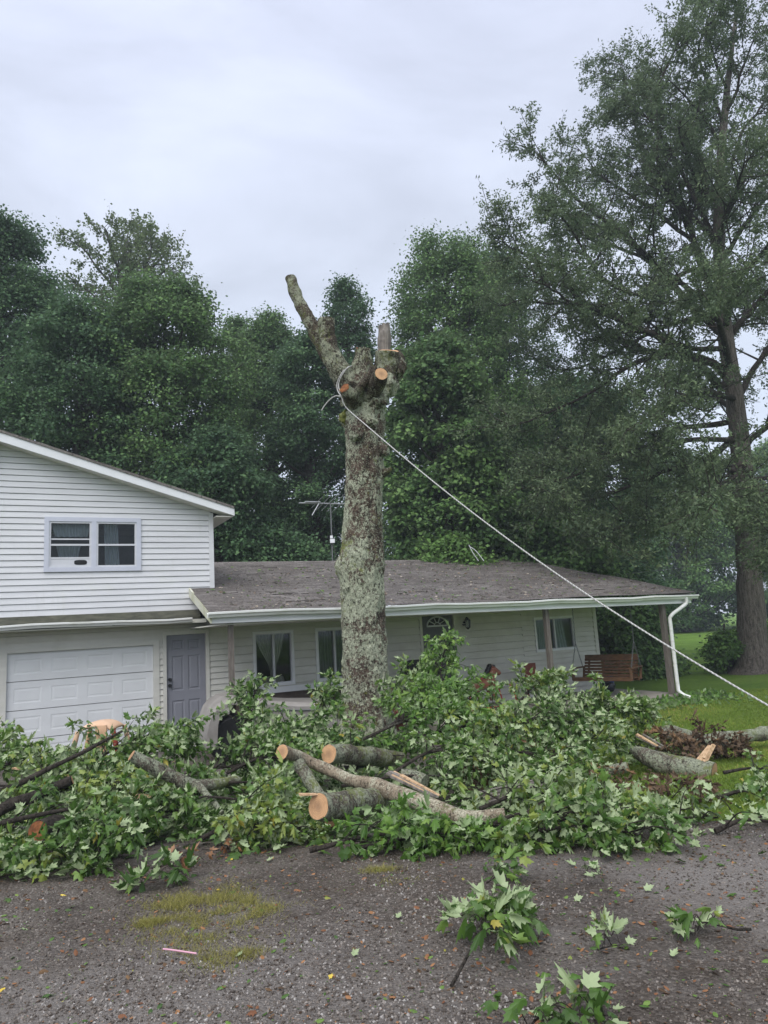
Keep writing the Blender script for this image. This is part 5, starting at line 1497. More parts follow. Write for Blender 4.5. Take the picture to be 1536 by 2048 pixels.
# ------------------------------------------------------------------ felled logs and limbs
LOGS = 'felled logs and sawn limbs'
AXES = []
def log(name, pts, r, label, ends=(1, 0), mat='bark_log', n=50, sides=28, noise_=0.12, seed=1, cutmat='cut', cat='log', ns=7):
    """pts: (x, y, depth) pixels of the axis; r: radii in metres; ends: which ends show a sawn face"""
    P = curve([at(x, y, Y) for x, y, Y in pts], n)
    P = P + fbm(P * 1.5 + seed, seed, 3)[:, None] * np.array([0.01, 0.01, 0.015])
    AXES.append(np.hstack([P, rads(r, n)[:, None]]))
    V, F = tube_geo(P, rads(r, n), sides, noise_, ns, seed)
    mb = MB(); mb.add(V, F, 0, True)
    for e in (0, 1):
        ring = V[:sides] if e == 0 else V[-sides:]
        c = ring.mean(0)
        mb.add(np.vstack([c, ring]), np.array([(0, 1 + (i + 1) % sides, 1 + i) if e == 0 else (0, 1 + i, 1 + (i + 1) % sides) for i in range(sides)]))
    o = tag(mb.build(name, M[mat], origin=(P[:, 0].mean(), P[:, 1].mean(), V[:, 2].min())), label, cat, LOGS)
    for e in (0, 1):
        if not ends[e]: continue
        ring = V[:sides] if e == 0 else V[-sides:]
        c = ring.mean(0); T = unit(P[0] - P[1]) if e == 0 else unit(P[-1] - P[-2])
        inner = c + (ring - c) * 0.95 + T * 0.006
        mb = MB(); mb.add(np.vstack([c + T * 0.006, inner]), np.array([(0, 1 + (i + 1) % sides, 1 + i) if e == 0 else (0, 1 + i, 1 + (i + 1) % sides) for i in range(sides)]))
        mb.build('cut_face', M[cutmat], o, origin=c)
    return o
log('felled_limb', [(564, 1505, 6.85), (600, 1513, 7.1), (650, 1535, 7.15), (705, 1558, 7.0), (765, 1572, 6.75), (830, 1598, 6.45), (890, 1625, 6.2), (940, 1639, 6.1), (1010, 1632, 6.05)], [0.068, 0.052, 0.052, 0.056, 0.068, 0.076, 0.072, 0.068, 0.055], 'long pale curved limb sweeping down to the right across the branches', (1, 0), mat='bark_pale', seed=31, n=80)
log('sawn_log', [(637, 1612, 6.0), (665, 1611, 6.15), (720, 1606, 6.5), (780, 1602, 6.95)], [0.105, 0.11, 0.11, 0.10], 'thick log with a broad orange sawn face turned to the camera', (1, 0), seed=32)
log('sawn_log', [(660, 1506, 7.7), (680, 1508, 7.85), (740, 1512, 8.3), (800, 1520, 8.7)], [0.095, 0.10, 0.10, 0.09], 'dark mossy log with an orange sawn end below the standing trunk', (1, 0), seed=33)
log('felled_limb', [(598, 1525, 7.0), (615, 1552, 6.9), (635, 1585, 6.75), (655, 1618, 6.6), (662, 1640, 6.4)], [0.06, 0.058, 0.056, 0.056, 0.055], 'short limb dropping steeply behind the broad orange sawn face', (0, 1), seed=34)
log('felled_limb', [(264, 1511, 7.02), (300, 1528, 7.1), (345, 1550, 7.2), (385, 1566, 7.3), (430, 1566, 7.5), (475, 1560, 7.8)], [0.055, 0.062, 0.066, 0.064, 0.056, 0.045], 'lichen green forked limb slanting down below the side door', (1, 0), seed=35)
log('felled_limb', [(388, 1572, 7.25), (405, 1585, 7.1), (425, 1602, 6.95), (445, 1625, 6.8)], [0.045, 0.035, 0.03, 0.02], 'thin lichen green prong forking down from the slanting limb', (0, 0), seed=36, sides=14)
log('felled_limb', [(-30, 1640, 6.3), (20, 1612, 6.5), (60, 1598, 6.6), (105, 1577, 6.7), (143, 1561, 6.75)], [0.05, 0.052, 0.05, 0.046, 0.04], 'dark limb at the far left with a pale sawn tip', (0, 1), mat='bark_dark', seed=37, sides=18)
log('stick', [(-30, 1592, 6.8), (40, 1566, 6.9), (100, 1536, 7.0), (170, 1502, 7.2), (244, 1463, 7.5)], [0.03, 0.028, 0.024, 0.02, 0.012], 'long thin dark stick poking up toward the garage door', (0, 0), mat='bark_dark', seed=38, sides=10, cat='branch')
log('stick', [(0, 1645, 6.1), (60, 1632, 6.1), (120, 1622, 6.2), (170, 1612, 6.25)], [0.02, 0.02, 0.017, 0.01], 'thin dark stick lying below the dark limb at far left', (0, 0), mat='bark_dark', seed=39, sides=10, cat='branch')
log('sawn_log', [(76, 1662, 5.9), (95, 1656, 6.05), (125, 1648, 6.3)], [0.075, 0.08, 0.08], 'short orange barked log end buried in the left front leaves', (1, 0), seed=40, mat='rotbark' if 'rotbark' in M else 'bark_dark', cutmat='rot')
log('sawn_log', [(1428, 1548, 8.55), (1380, 1538, 8.7), (1330, 1528, 8.85), (1290, 1510, 9.05), (1265, 1498, 9.2)], [0.14, 0.135, 0.125, 0.10, 0.06], 'hollow ended split log lying on the lawn with a board stuck up', (1, 0), seed=41)
log('felled_limb', [(1318, 1468, 10.3), (1345, 1470, 10.4), (1400, 1482, 10.5), (1450, 1476, 10.7), (1536, 1466, 11.0), (1640, 1452, 11.4)], [0.10, 0.11, 0.105, 0.10, 0.095, 0.09], 'long knobbly lichen grey log running off the right edge across the lawn', (1, 0), seed=42, cutmat='rot', noise_=0.22, ns=5, n=80)
log('sawn_log', [(1255, 1534, 8.4), (1225, 1541, 8.45), (1195, 1552, 8.5)], [0.055, 0.055, 0.05], 'small grey log with a pale orange sawn end on the grass', (1, 0), seed=43, sides=18)
log('sawn_log', [(800, 1552, 7.6), (825, 1556, 7.6), (850, 1566, 7.5)], [0.06, 0.08, 0.07], 'rounded pale log stump behind the splintered wood', (0, 0), seed=44)
def splinters(name, a, b, n, wd, label, seed, cat='split wood', spread=0.05, m=('splinter', 'deadwood')):
    r = np.random.default_rng(seed); a = np.asarray(a); b = np.asarray(b); mb = MB()
    d = unit(b - a); s = unit(np.cross(d, [0, 0, 1]))
    for i in range(n):
        o = s * r.normal() * spread + np.array([0, 0, abs(r.normal()) * spread * 0.5])
        t0, t1 = 0.25 * r.random(), 0.7 + 0.3 * r.random()
        p, q = a + (b - a) * t0 + o, a + (b - a) * t1 + o * 0.8
        w1, h1 = wd * (0.5 + r.random()), wd * (0.25 + 0.3 * r.random())
        u = np.cross(s, d)
        P = [p - s * w1 / 2 - u * h1 / 2, p + s * w1 / 2 - u * h1 / 2, p + s * w1 / 2 + u * h1 / 2, p - s * w1 / 2 + u * h1 / 2]
        Q = [q - s * w1 * 0.2 - u * h1 / 3, q + s * w1 * 0.25 - u * h1 / 3, q + s * w1 * 0.2 + u * h1 / 3, q - s * w1 * 0.2 + u * h1 / 3]
        mb.hull8(P + Q, 0 if r.random() < 0.6 else 1)
    return tag(mb.build(name, [M[m[0]], M[m[1]]]), label, cat)
splinters('split_limb', at(776, 1546, 7.2), at(880, 1598, 7.0), 12, 0.05, 'dark and pale splintered wood torn open above the curved limb', 1, spread=0.05)
splinters('split_limb', at(950, 1605, 7.0), at(1092, 1567, 7.3), 12, 0.07, 'pale splintered chunk among the leaves right of the curved limb', 2, spread=0.05)
splinters('split_board', at(1398, 1530, 8.65), at(1425, 1488, 8.7), 5, 0.09, 'pale split board standing up out of the hollow log', 3, spread=0.025, m=('splinter', 'splinter'))
splinters('split_limb', at(1268, 1470, 9.6), at(1325, 1500, 9.3), 6, 0.04, 'brown torn sliver of wood beside the dead leaf heap on the lawn', 4, spread=0.04)
splinters('splinter', at(870, 1755, 5.12), at(940, 1760, 5.12), 4, 0.016, 'thin pale wood splinter lying alone on the driveway', 5, spread=0.012, m=('splinter', 'splinter'))
splinters('wood_chip', at(272, 1594, 6.75), at(306, 1594, 6.75), 4, 0.05, 'pale flat wood chip on the leaves under the forked limb', 6, spread=0.02, m=('splinter', 'splinter'))
splinters('wood_chip', at(24, 1536, 7.3), at(40, 1540, 7.3), 3, 0.03, 'small pale chip high on the far left leaves', 7, spread=0.01, m=('splinter', 'splinter'))
splinters('splinter', at(598, 1592, 5.95), at(645, 1590, 6.05), 4, 0.03, 'pale torn splinter sticking out beside the orange sawn face', 8, spread=0.015, m=('splinter', 'splinter'))
mb = MB(); mb.tube(curve([at(326, 1898, 3.99), at(345, 1900, 3.98), at(393, 1907, 3.96)], 8), 0.0045, 8)
tag(mb.build('drinking_straw', flat2('pink_plastic', (0.62, 0.33, 0.42), 0.05, 5, 0.4)), 'pale pink plastic straw on the driveway by the weedy patch', 'straw')

# ------------------------------------------------------------------ felled leafy branches
BR = 'felled leafy maple branches'
def clear_of_logs(pos):
    """leaves were knocked off the tops and fronts of the dropped logs"""
    if not AXES: return np.ones(len(pos), bool)
    A = np.vstack([a for a in AXES])
    ok = np.ones(len(pos), bool)
    for up, fw, k in ((0, 0, 0.05), (0.10, 0.12, 0.06), (0.16, 0.3, 0.06), (0.22, 0.5, 0.06), (0.2, 0.05, 0.06)):
        q = A[:, :3] + [0, -fw, up]
        for c in range(0, len(pos), 2000):
            dd = np.linalg.norm(pos[c:c + 2000, None, :] - q[None], axis=2) - A[None, :, 3] - k
            ok[c:c + 2000] &= dd.min(1) > 0
    return ok
def leafy(x, Y, h0, az, length, rise, label, nt=16, per=26, leaf=0.070, spread=0.5, vs=0.5, mat='maple', flip=0.35, seed=0, name='leafy_branch', group=BR, stem_r=0.02, hang=0.5, cat='branch', sag=0.25, mid_x=False, t0=0.18):
    r = np.random.default_rng(seed * 13 + int(x) + int(Y * 100))
    b = np.array([(x - CX) / FPX * Y * 1.02, Y, 0.0])
    a = math.radians(az); pi_ = math.radians(rise)
    if mid_x: b[0] -= 0.55 * length * math.cos(a) * math.cos(pi_); b[1] -= 0.5 * length * math.sin(a) * math.cos(pi_) * (rise < 30)
    b[2] = float(groundz(b[0], b[1])) + h0
    d = np.array([math.cos(a) * math.cos(pi_), math.sin(a) * math.cos(pi_), math.sin(pi_)])
    tip = b + d * length
    mid = (b + tip) / 2 + np.array([0, 0, sag * length * 0.3]) + r.normal(size=3) * 0.05
    stem = curve([b, mid, tip], 24)
    gzv = groundz(stem[:, 0], stem[:, 1]) + 0.03
    stem[:, 2] = np.maximum(stem[:, 2], gzv)
    root = empty(name, (b[0], b[1], float(groundz(b[0], b[1]))), label=label, cat=cat, group=group)
    mb = MB(); mb.tube(stem, rads([stem_r, stem_r * 0.35], 24), 7, noise=0.08, seed=seed)
    T = unit(np.gradient(stem, axis=0))
    pos, dr_ = [], []
    for k in range(nt):
        t = t0 + (1 - t0) * (k + r.random()) / nt
        i = min(int(t * 23), 23)
        td = unit(T[i] * 0.55 + unit(r.normal(size=3)) * [0.9, 0.9, 0.9 * vs] + [0, 0, 0.16])
        tl = spread * (0.5 + 0.8 * r.random()) * (1.15 - 0.5 * t)
        tw = curve([stem[i], stem[i] + td * tl * 0.5 + [0, 0, 0.04], stem[i] + td * tl - [0, 0, 0.06 * tl]], 8)
        g_ = groundz(tw[:, 0], tw[:, 1]) + 0.025
        tw[:, 2] = np.maximum(tw[:, 2], g_)
        if not clear_of_logs(tw).all(): continue
        mb.add(*tube_geo(tw, rads([stem_r * 0.35, 0.0022], 8), 4), 0, True)
        u = 0.25 + 0.75 * r.random(per) ** 0.7
        j = np.minimum((u * 7).astype(int), 6); f = (u * 7 - j)[:, None]
        q = tw[j] * (1 - f) + tw[j + 1] * f
        od = unit(td * 0.7 + unit(r.normal(size=(per, 3))) * [1, 1, 0.5 + 0.5 * vs])
        pl = 0.03 + 0.06 * r.random(per)
        pos.append(q + od * pl[:, None]); dr_.append(unit(od + [0, 0, -hang] + 0.25 * r.normal(size=(per, 3))))
    mb.build('stem', M['bark_dark'], root)
    pos = np.vstack(pos); dr_ = np.vstack(dr_); n = len(pos)
    g_ = groundz(pos[:, 0], pos[:, 1])
    low = pos[:, 2] < g_ + 0.05
    pos[:, 2] = np.where(low, g_ + 0.02 + 0.05 * r.random(n), pos[:, 2])
    dr_[low] = unit(dr_[low] * [1, 1, 0.15])
    ok = clear_of_logs(pos)
    pos, dr_ = pos[ok], dr_[ok]; n = len(pos)
    if name == 'leafy_sprig': dr_ = unit(dr_ * [1, 1, 0.3])
    nr = unit(np.array([0, -0.25, 0.9]) + 0.55 * r.normal(size=(n, 3)))
    fl = r.random(n) < flip
    nr[fl] *= -1
    sz = leaf * (0.55 + 0.75 * r.random(n))
    hv = np.clip(0.45 + 0.2 * r.normal() + 0.30 * r.normal(size=n), 0, 0.95)
    hv[r.random(n) < 0.006] = 1.0
    curl = r.random(n) ** 2 * 0.7
    mb = MB(); wl_ = r.random(n) < 0.45
    for q, tm in ((wl_, MAPLE_WILT), (~wl_, MAPLE)): leaves(mb, pos[q], dr_[q], nr[q], sz[q], hv[q], tm, 0, curl[q])
    mb.build('foliage', M[mat], root)
    return root
# x px, depth, height above ground, azimuth (0 right, 90 away), length, rise, label, extra
PILE = [
 # left group, back to front
 (-30, 8.0, 0.30, 60, 0.8, 26, 'leafy branch rising at the far left edge before the garage', dict(nt=20)),
 (40, 7.8, 0.34, 20, 1.3, 6, 'leafy branch lying low in front of the left end of the garage door', dict(nt=20)),
 (170, 8.1, 0.42, 10, 1.2, 3, 'leafy branch lying below the faded orange toy roof', dict(nt=20)),
 (205, 8.2, 0.30, 20, 1.0, 8, 'thin leaved branch hugging the right pillar of the toy roof', dict(nt=14)),
 (285, 8.4, 0.48, 15, 1.2, 12, 'bushy branch in front of the right end of the garage door', dict(nt=22)),
 (325, 8.9, 0.46, 15, 0.65, 10, 'bushy green branch right in front of the grey side door', dict(nt=24, mat='maple_fresh')),
 (400, 7.7, 0.22, 5, 0.9, 0, 'branch between the side door and the forked limb', dict(nt=22)),
 (-20, 6.8, 0.30, 20, 1.3, 4, 'branch of dull leaves under the thin dark stick at far left', dict(nt=22)),
 (90, 7.0, 0.25, 20, 1.3, 4, 'leafy branch behind the pale sawn tip of the dark limb', dict(nt=22)),
 (190, 7.2, 0.25, 10, 1.2, 2, 'leafy branch below and left of the forked limb cut end', dict(nt=22)),
 (290, 7.7, 0.15, 0, 1.2, 2, 'dark leafed branch in the shade behind the forked limb', dict(nt=20)),
 (-20, 6.1, 0.20, 10, 1.2, 0, 'branch spilling leaves at the left edge below the dark limb', dict(nt=22)),
 (110, 6.3, 0.22, 5, 1.2, 0, 'branch of large leaves around the buried orange log end', dict(nt=22)),
 (220, 6.6, 0.18, 0, 1.2, 0, 'branch under the pale flat wood chip', dict(nt=22)),
 (330, 6.8, 0.15, -10, 1.0, 0, 'branch hanging its leaves below the thin lichen prong', dict(nt=20, flip=0.5)),
 (0, 5.8, 0.10, 5, 1.0, 0, 'pale leafed spray at the left edge along the gravel', dict(nt=18, flip=0.5)),
 (80, 5.9, 0.12, -5, 1.0, 0, 'low front spray left of the downhanging clump', dict(nt=18)),
 (190, 5.85, 0.16, -60, 0.45, 4, 'leaf clump hanging down onto the driveway at left front', dict(nt=14, spread=0.4)),
 # centre left
 (450, 8.6, 0.40, 5, 0.7, 0, 'leafy branch hiding the lower half of the dark wheel arch', dict(nt=18)),
 (486, 8.9, 0.40, 70, 0.95, 64, 'upright leafy sprig standing in front of the left porch window post', dict(nt=18, spread=0.36, vs=1.0, flip=0.5)),
 (535, 8.4, 0.42, 5, 0.9, 6, 'silvery leafed branch in front of the grey car wheel arch', dict(nt=24, flip=0.5)),
 (560, 9.0, 0.50, 10, 1.2, 6, 'silvery branch below the left porch window', dict(nt=24, flip=0.5)),
 (625, 9.4, 0.45, 60, 0.9, 55, 'upright pale sprig just left of the standing trunk', dict(nt=18, spread=0.36, vs=1.0, flip=0.5)),
 (600, 8.6, 0.40, 10, 1.2, 4, 'branch lying above the orange disc of the mossy log', dict(nt=24, flip=0.45)),
 (460, 7.7, 0.30, -5, 1.2, 0, 'dark leafy branch left of the curved limb cut end', dict(nt=24)),
 (540, 8.0, 0.40, 0, 1.0, 2, 'branch behind the cut end of the curved limb', dict(nt=20)),
 (430, 6.9, 0.22, 0, 1.1, 0, 'leafy branch in front of the fork prong, centre left', dict(nt=24)),
 (500, 6.2, 0.08, 0, 0.85, 0, 'low branch spreading to the gravel left of the broad sawn face', dict(nt=22)),
 (560, 6.5, 0.12, 0, 0.6, 0, 'short leafy spray between the prong and the broad sawn face', dict(nt=16, flip=0.45)),
 # centre, behind logs
 (700, 9.3, 0.30, 5, 1.2, 6, 'green branch across the foot of the standing trunk', dict(nt=24, mat='maple_fresh')),
 (690, 8.4, 0.35, 10, 1.2, 2, 'pale leafed branch hanging over the dark mossy log', dict(nt=22, flip=0.5)),
 (800, 10.0, 0.65, 70, 0.9, 45, 'tall dark leafed branch just right of the standing trunk', dict(nt=22, spread=0.45)),
 (870, 9.9, 0.70, 80, 1.1, 66, 'highest bright green branch reaching up before the front door', dict(nt=24, spread=0.42, vs=1.0, mat='maple_fresh')),
 (820, 9.3, 0.70, 20, 1.0, 14, 'bright green bough under the highest branch', dict(nt=28, mat='maple_fresh')),
 (872, 9.6, 0.80, 20, 0.8, 14, 'bushy bough between the front door and the toy horse', dict(nt=28, mat='maple_fresh')),
 (960, 9.6, 0.45, 85, 0.9, 60, 'lone thin sprig with one leaf tuft before the porch siding', dict(nt=4, per=9, spread=0.2, stem_r=0.008)),
 (820, 8.5, 0.62, 5, 1.3, 4, 'deep green bough filling the centre of the heap', dict(nt=28, mat='maple_fresh')),
 (920, 8.7, 0.60, 0, 1.3, 0, 'bough below the dead brown leaf bunch at centre', dict(nt=28)),
 (770, 7.5, 0.25, 10, 1.1, 0, 'branch resting above the torn open wood', dict(nt=20)),
 (870, 7.6, 0.30, 0, 1.2, 0, 'branch of big drooping leaves right of the torn wood', dict(nt=24, flip=0.45)),
 # centre right
 (1000, 9.9, 0.25, 15, 1.1, 16, 'long silvery branch climbing right toward the middle porch post', dict(nt=28, flip=0.55, spread=0.4)),
 (1040, 10.2, 0.85, 20, 0.75, 24, 'silvery spray hanging in front of the middle porch post', dict(nt=20, flip=0.55, spread=0.38)),
 (1025, 9.4, 0.40, 10, 1.2, 4, 'pale leafed bough below the toy horse', dict(nt=28, flip=0.55)),
 (1105, 9.7, 0.66, 0, 1.2, 2, 'silvery bough with swept leaves below the swing', dict(nt=30, flip=0.6)),
 (1190, 9.9, 0.62, -5, 0.8, 0, 'rightmost silvery bough ending before the porch slab', dict(nt=24, flip=0.6)),
 (1050, 8.8, 0.55, 0, 1.3, 0, 'pale swept bough in the middle of the right heap', dict(nt=28, flip=0.55)),
 (1150, 9.1, 0.48, -10, 0.9, -4, 'hanging bough above the dark hollow at right', dict(nt=26, flip=0.55)),
 (980, 7.9, 0.35, 0, 1.2, 0, 'branch of large leaves above the splintered chunk', dict(nt=24)),
 (1050, 7.8, 0.20, 0, 0.7, 0, 'short branch beside the small sawn log on the grass', dict(nt=18)),
 (1225, 9.8, 0.08, 5, 0.6, 0, 'thin pale spray trailing onto the lawn before the porch slab', dict(nt=12, flip=0.5)),
 # front right
 (740, 5.75, 0.05, 0, 1.1, 0, 'leaf clump under the broad sawn log at the gravel edge', dict(nt=22, mat='maple_fresh')),
 (830, 5.75, 0.05, 0, 1.1, 0, 'dense low branch below the curved limb', dict(nt=24, mat='maple_fresh')),
 (920, 5.7, 0.05, 0, 1.1, 0, 'dense low branch along the gravel below the limb end', dict(nt=24)),
 (1010, 5.75, 0.05, 0, 1.1, 0, 'leafy branch at the tip of the curved limb', dict(nt=24)),
 (1040, 6.6, 0.12, 0, 1.1, 0, 'branch of big pale leaves below the splintered chunk', dict(nt=24, flip=0.45)),
 (1120, 5.55, 0.10, -20, 0.75, 0, 'drooping leaf clump overhanging the gravel at right front', dict(nt=22, spread=0.45)),
 (1110, 5.9, 0.06, 0, 0.8, 0, 'low dark leafed branch beside the right front clump', dict(nt=18)),
 (1170, 6.3, 0.03, 0, 0.6, 0, 'scattered leafy branch on the edge of lawn and gravel', dict(nt=10, per=10, flip=0.5, spread=0.35)),
 (1420, 7.9, 0.10, 0, 0.5, 0, 'leafy branch lying in front of the hollow log end', dict(nt=9, per=12, spread=0.3)),
 (1420, 7.0, 0.04, 5, 0.6, 0, 'thin branch with scattered leaves on the right lawn edge', dict(nt=8, per=9, spread=0.35)),
 (1290, 6.1, 0.03, 0, 0.6, 0, 'flat spread of pale leaves right of the front clump', dict(nt=8, per=9, flip=0.6, spread=0.35)),
 (1420, 5.7, 0.03, 5, 0.6, 0, 'flat thin branch of leaves near the right gravel edge', dict(nt=6, per=8, flip=0.6, spread=0.35)),
]
for i, (x, Y, h0, az, ln, rise, label, kw) in enumerate(PILE):
    leafy(x, Y, h0, az, ln, rise, label, seed=i + 1, mid_x=True, **kw)
# sprigs lying on their own on the driveway
SP = 'leafy sprigs fallen on the driveway'
leafy(838, 3.5, 0.03, 57, 0.72, 4, t0=0.42, label= 'large leafy sprig with a long bare stem on the open driveway', nt=16, per=12, leaf=0.080, spread=0.17, vs=0.2, hang=0.3, flip=0.45, seed=201, name='leafy_sprig', group=SP, stem_r=0.009, cat='sprig', sag=0.1)
leafy(960, 3.08, 0.02, 10, 0.36, 4, 'dark green sprig cut off by the bottom edge', nt=11, per=6, leaf=0.075, spread=0.15, vs=0.15, hang=0.25, flip=0.1, seed=202, name='leafy_sprig', group=SP, stem_r=0.006, cat='sprig')
leafy(1385, 3.86, 0.01, 172, 0.26, 2, 'small sprig with a brown twig at the right of the driveway', nt=6, per=5, leaf=0.065, spread=0.08, flip=0.35, vs=0.12, hang=0.1, seed=203, name='leafy_sprig', group=SP, stem_r=0.007, cat='sprig')
leafy(1105, 3.74, 0.0, 15, 0.14, 2, 'small pale sprig right of the large one', nt=5, per=4, leaf=0.06, spread=0.09, flip=0.6, vs=0.12, hang=0.1, seed=204, name='leafy_sprig', group=SP, stem_r=0.004, cat='sprig')
leafy(1520, 5.0, 0.02, 10, 0.4, 4, 'green sprig at the right edge of the driveway', nt=9, per=8, leaf=0.10, spread=0.22, flip=0.15, vs=0.12, hang=0.1, seed=205, name='leafy_sprig', group=SP, stem_r=0.006, cat='sprig', mat='maple_fresh')
leafy(280, 5.35, 0.02, 0, 0.25, 4, 'little leaf tuft just in front of the left heap', nt=6, per=6, leaf=0.10, spread=0.16, flip=0.5, vs=0.12, hang=0.1, seed=206, name='leafy_sprig', group=SP, stem_r=0.004, cat='sprig')
leafy(915, 4.75, 0.02, 60, 0.2, 4, 'dark tuft at the tip of the large sprig', nt=5, per=7, leaf=0.08, spread=0.13, flip=0.1, vs=0.12, hang=0.1, seed=207, name='leafy_sprig', group=SP, stem_r=0.004, cat='sprig')
leafy(1095, 4.75, 0.0, 10, 0.12, 0, 'three leaf sprig alone in the middle of the right driveway', nt=3, per=3, leaf=0.06, spread=0.09, flip=0.6, vs=0.12, hang=0.1, seed=208, name='leafy_sprig', group=SP, stem_r=0.003, cat='sprig')
leafy(240, 5.15, 0.01, 0, 0.2, 0, 'pale leaf pair on the gravel before the left heap', nt=3, per=3, leaf=0.085, spread=0.12, flip=0.8, vs=0.12, hang=0.1, seed=209, name='leafy_sprig', group=SP, stem_r=0.003, cat='sprig')
# bunches of dead brown leaves
DB = 'bunches of dead brown leaves'
for i, (x, Y, h0, az, ln, rise, label, kw) in enumerate([
    (880, 8.1, 0.30, -60, 0.3, -20, 'brown dead leaf bunch hanging in the middle of the green heap', dict(nt=12, per=12, spread=0.25)),
    (1040, 8.6, 0.45, -60, 0.25, -20, 'small dark brown leaf bunch in the right heap', dict(nt=8, per=10, spread=0.2)),
    (1148, 7.5, 0.10, 0, 0.3, 0, 'brown dead leaf fan on the ground by the splintered chunk', dict(nt=10, per=10, spread=0.28)),
    (1270, 6.9, 0.08, 0, 0.3, 0, 'reddish brown leaf clump on the right lawn edge', dict(nt=10, per=12, spread=0.25)),
    (1255, 9.3, 0.15, 20, 0.4, 5, 'dead leaf bunch at the broken end of the hollow log', dict(nt=14, per=24, spread=0.3)),
    (1310, 9.6, 0.10, 10, 0.8, 0, 'wide dark heap of dead leaves between the two lawn logs', dict(nt=26, per=30, spread=0.35)),
    (1225, 9.9, 0.35, -30, 0.5, -10, 'withered brown leaves at the right end of the silvery boughs', dict(nt=12, per=24, spread=0.3)),
    (1200, 7.6, 0.03, 0, 0.25, 0, 'small dry leaf scrap on the grass by the small sawn log', dict(nt=6, per=8, spread=0.2)),
    (395, 6.05, 0.02, 10, 0.25, 0, 'orange brown curled leaves on the gravel near the left heap', dict(nt=4, per=4, spread=0.10, leaf=0.06, mat='orange')),
    (300, 5.55, 0.02, 10, 0.3, 0, 'orange brown leaves behind the little leaf tuft', dict(nt=5, per=4, spread=0.12, leaf=0.06, mat='orange')),
]):
    kw = dict(kw); m = kw.pop('mat', 'dead')
    leafy(x, Y, h0, az, ln, rise, label, seed=300 + i, name='dead_leaf_bunch', group=DB, mat=m, cat='dead leaves', flip=0.4, stem_r=0.006, hang=0.6, **{'leaf': 0.058, **kw})

# leaf cover under the heap: nobody could count it
r = np.random.default_rng(91)
n = 9000
xp = -60 + 1420 * r.random(n); Y = 5.45 + 5.3 * r.random(n)
front = np.interp(xp, [-60, 200, 300, 420, 520, 640, 700, 1240, 1300, 1400], [5.5, 5.6, 6.3, 6.35, 6.0, 6.25, 5.75, 5.5, 5.7, 6.1])
ok = (Y > front + 0.25 * r.normal(size=n)) & ((xp < 1080) | (r.random(n) < 0.16))
xp, Y = xp[ok], Y[ok]; n = len(xp)
X = (xp - CX) / FPX * Y * 1.02
pos = np.stack([X, Y, groundz(X, Y) + 0.015 + 0.10 * r.random(n) * (xp < 1080)], -1)
nr = unit(np.array([0, 0, 1.0]) + 0.45 * r.normal(size=(n, 3))); nr[r.random(n) < 0.4] *= -1
mb = MB(); leaves(mb, pos, r.normal(size=(n, 3)) * [1, 1, 0.15], nr, 0.10 * (0.5 + 0.8 * r.random(n)), np.clip(0.4 + 0.25 * r.normal(size=n), 0, 0.95), MAPLE, 0, r.random(n) ** 2 * 0.6)
tag(mb.build('leaf_litter', M['maple'], origin=(0, 7, -0.2)), 'loose green leaves covering the ground beneath the branch heap', 'leaf litter', kind='stuff')
# fine debris: bark crumbs, sawdust and leaf scraps on the gravel
n = 6500
Y = 2.9 + 3.6 * r.random(n); X = (r.random(n) - 0.5) * Y * 1.25
pos = np.stack([X, Y, groundz(X, Y) + 0.008], -1)
nr = unit(np.array([0, 0, 1.0]) + 0.3 * r.normal(size=(n, 3)))
sz = 0.007 + 0.042 * r.random(n) ** 4
mb = MB()
h = n // 3
leaves(mb, pos[:h], r.normal(size=(h, 3)) * [1, 1, 0.1], nr[:h], sz[:h], r.random(h), OVAL, 0)
leaves(mb, pos[h:2 * h], r.normal(size=(h, 3)) * [1, 1, 0.1], nr[h:2 * h], sz[h:2 * h], r.random(h), OVAL, 1)
leaves(mb, pos[2 * h:], r.normal(size=(n - 2 * h, 3)) * [1, 1, 0.1], nr[2 * h:], sz[2 * h:], r.random(n - 2 * h), OVAL, 2)
tag(mb.build('ground_debris', [M['dead'], M['orange'], M['maple']], origin=(0, 4, 0)), 'bark crumbs and leaf scraps strewn over the gravel', 'debris', kind='stuff')

# single leaves one can pick out on the driveway
def one_leaf(x, y, size, mat, label, group, flip=False, tmpl=MAPLE, seed=0, up=0.0):
    r = np.random.default_rng(seed)
    Y0 = 4.0
    for _ in range(12):                        # where the sight line meets the ground
        p = at(x, y, Y0); e = p[2] - float(groundz(p[0], p[1])); Y0 += e / max(-ray(x, y)[2] / ray(x, y)[1], 0.02)
    p = at(x, y, Y0); p[2] = float(groundz(p[0], p[1])) + 0.012
    a = r.random() * 2 * math.pi
    nrm = unit(np.array([0, 0, 1.0]) + 0.3 * r.normal(size=3)) * (-1 if flip else 1)
    mb = MB()
    leaves(mb, p[None], np.array([[math.cos(a), math.sin(a), 0.1]]), nrm[None], np.array([size]), np.array([r.random() * 0.8]), tmpl, 0, np.array([0.3 * r.random()]))
    tag(mb.build('fallen_leaf', M[mat], origin=p), label, 'leaf', group)
SG = 'single leaves on the driveway'
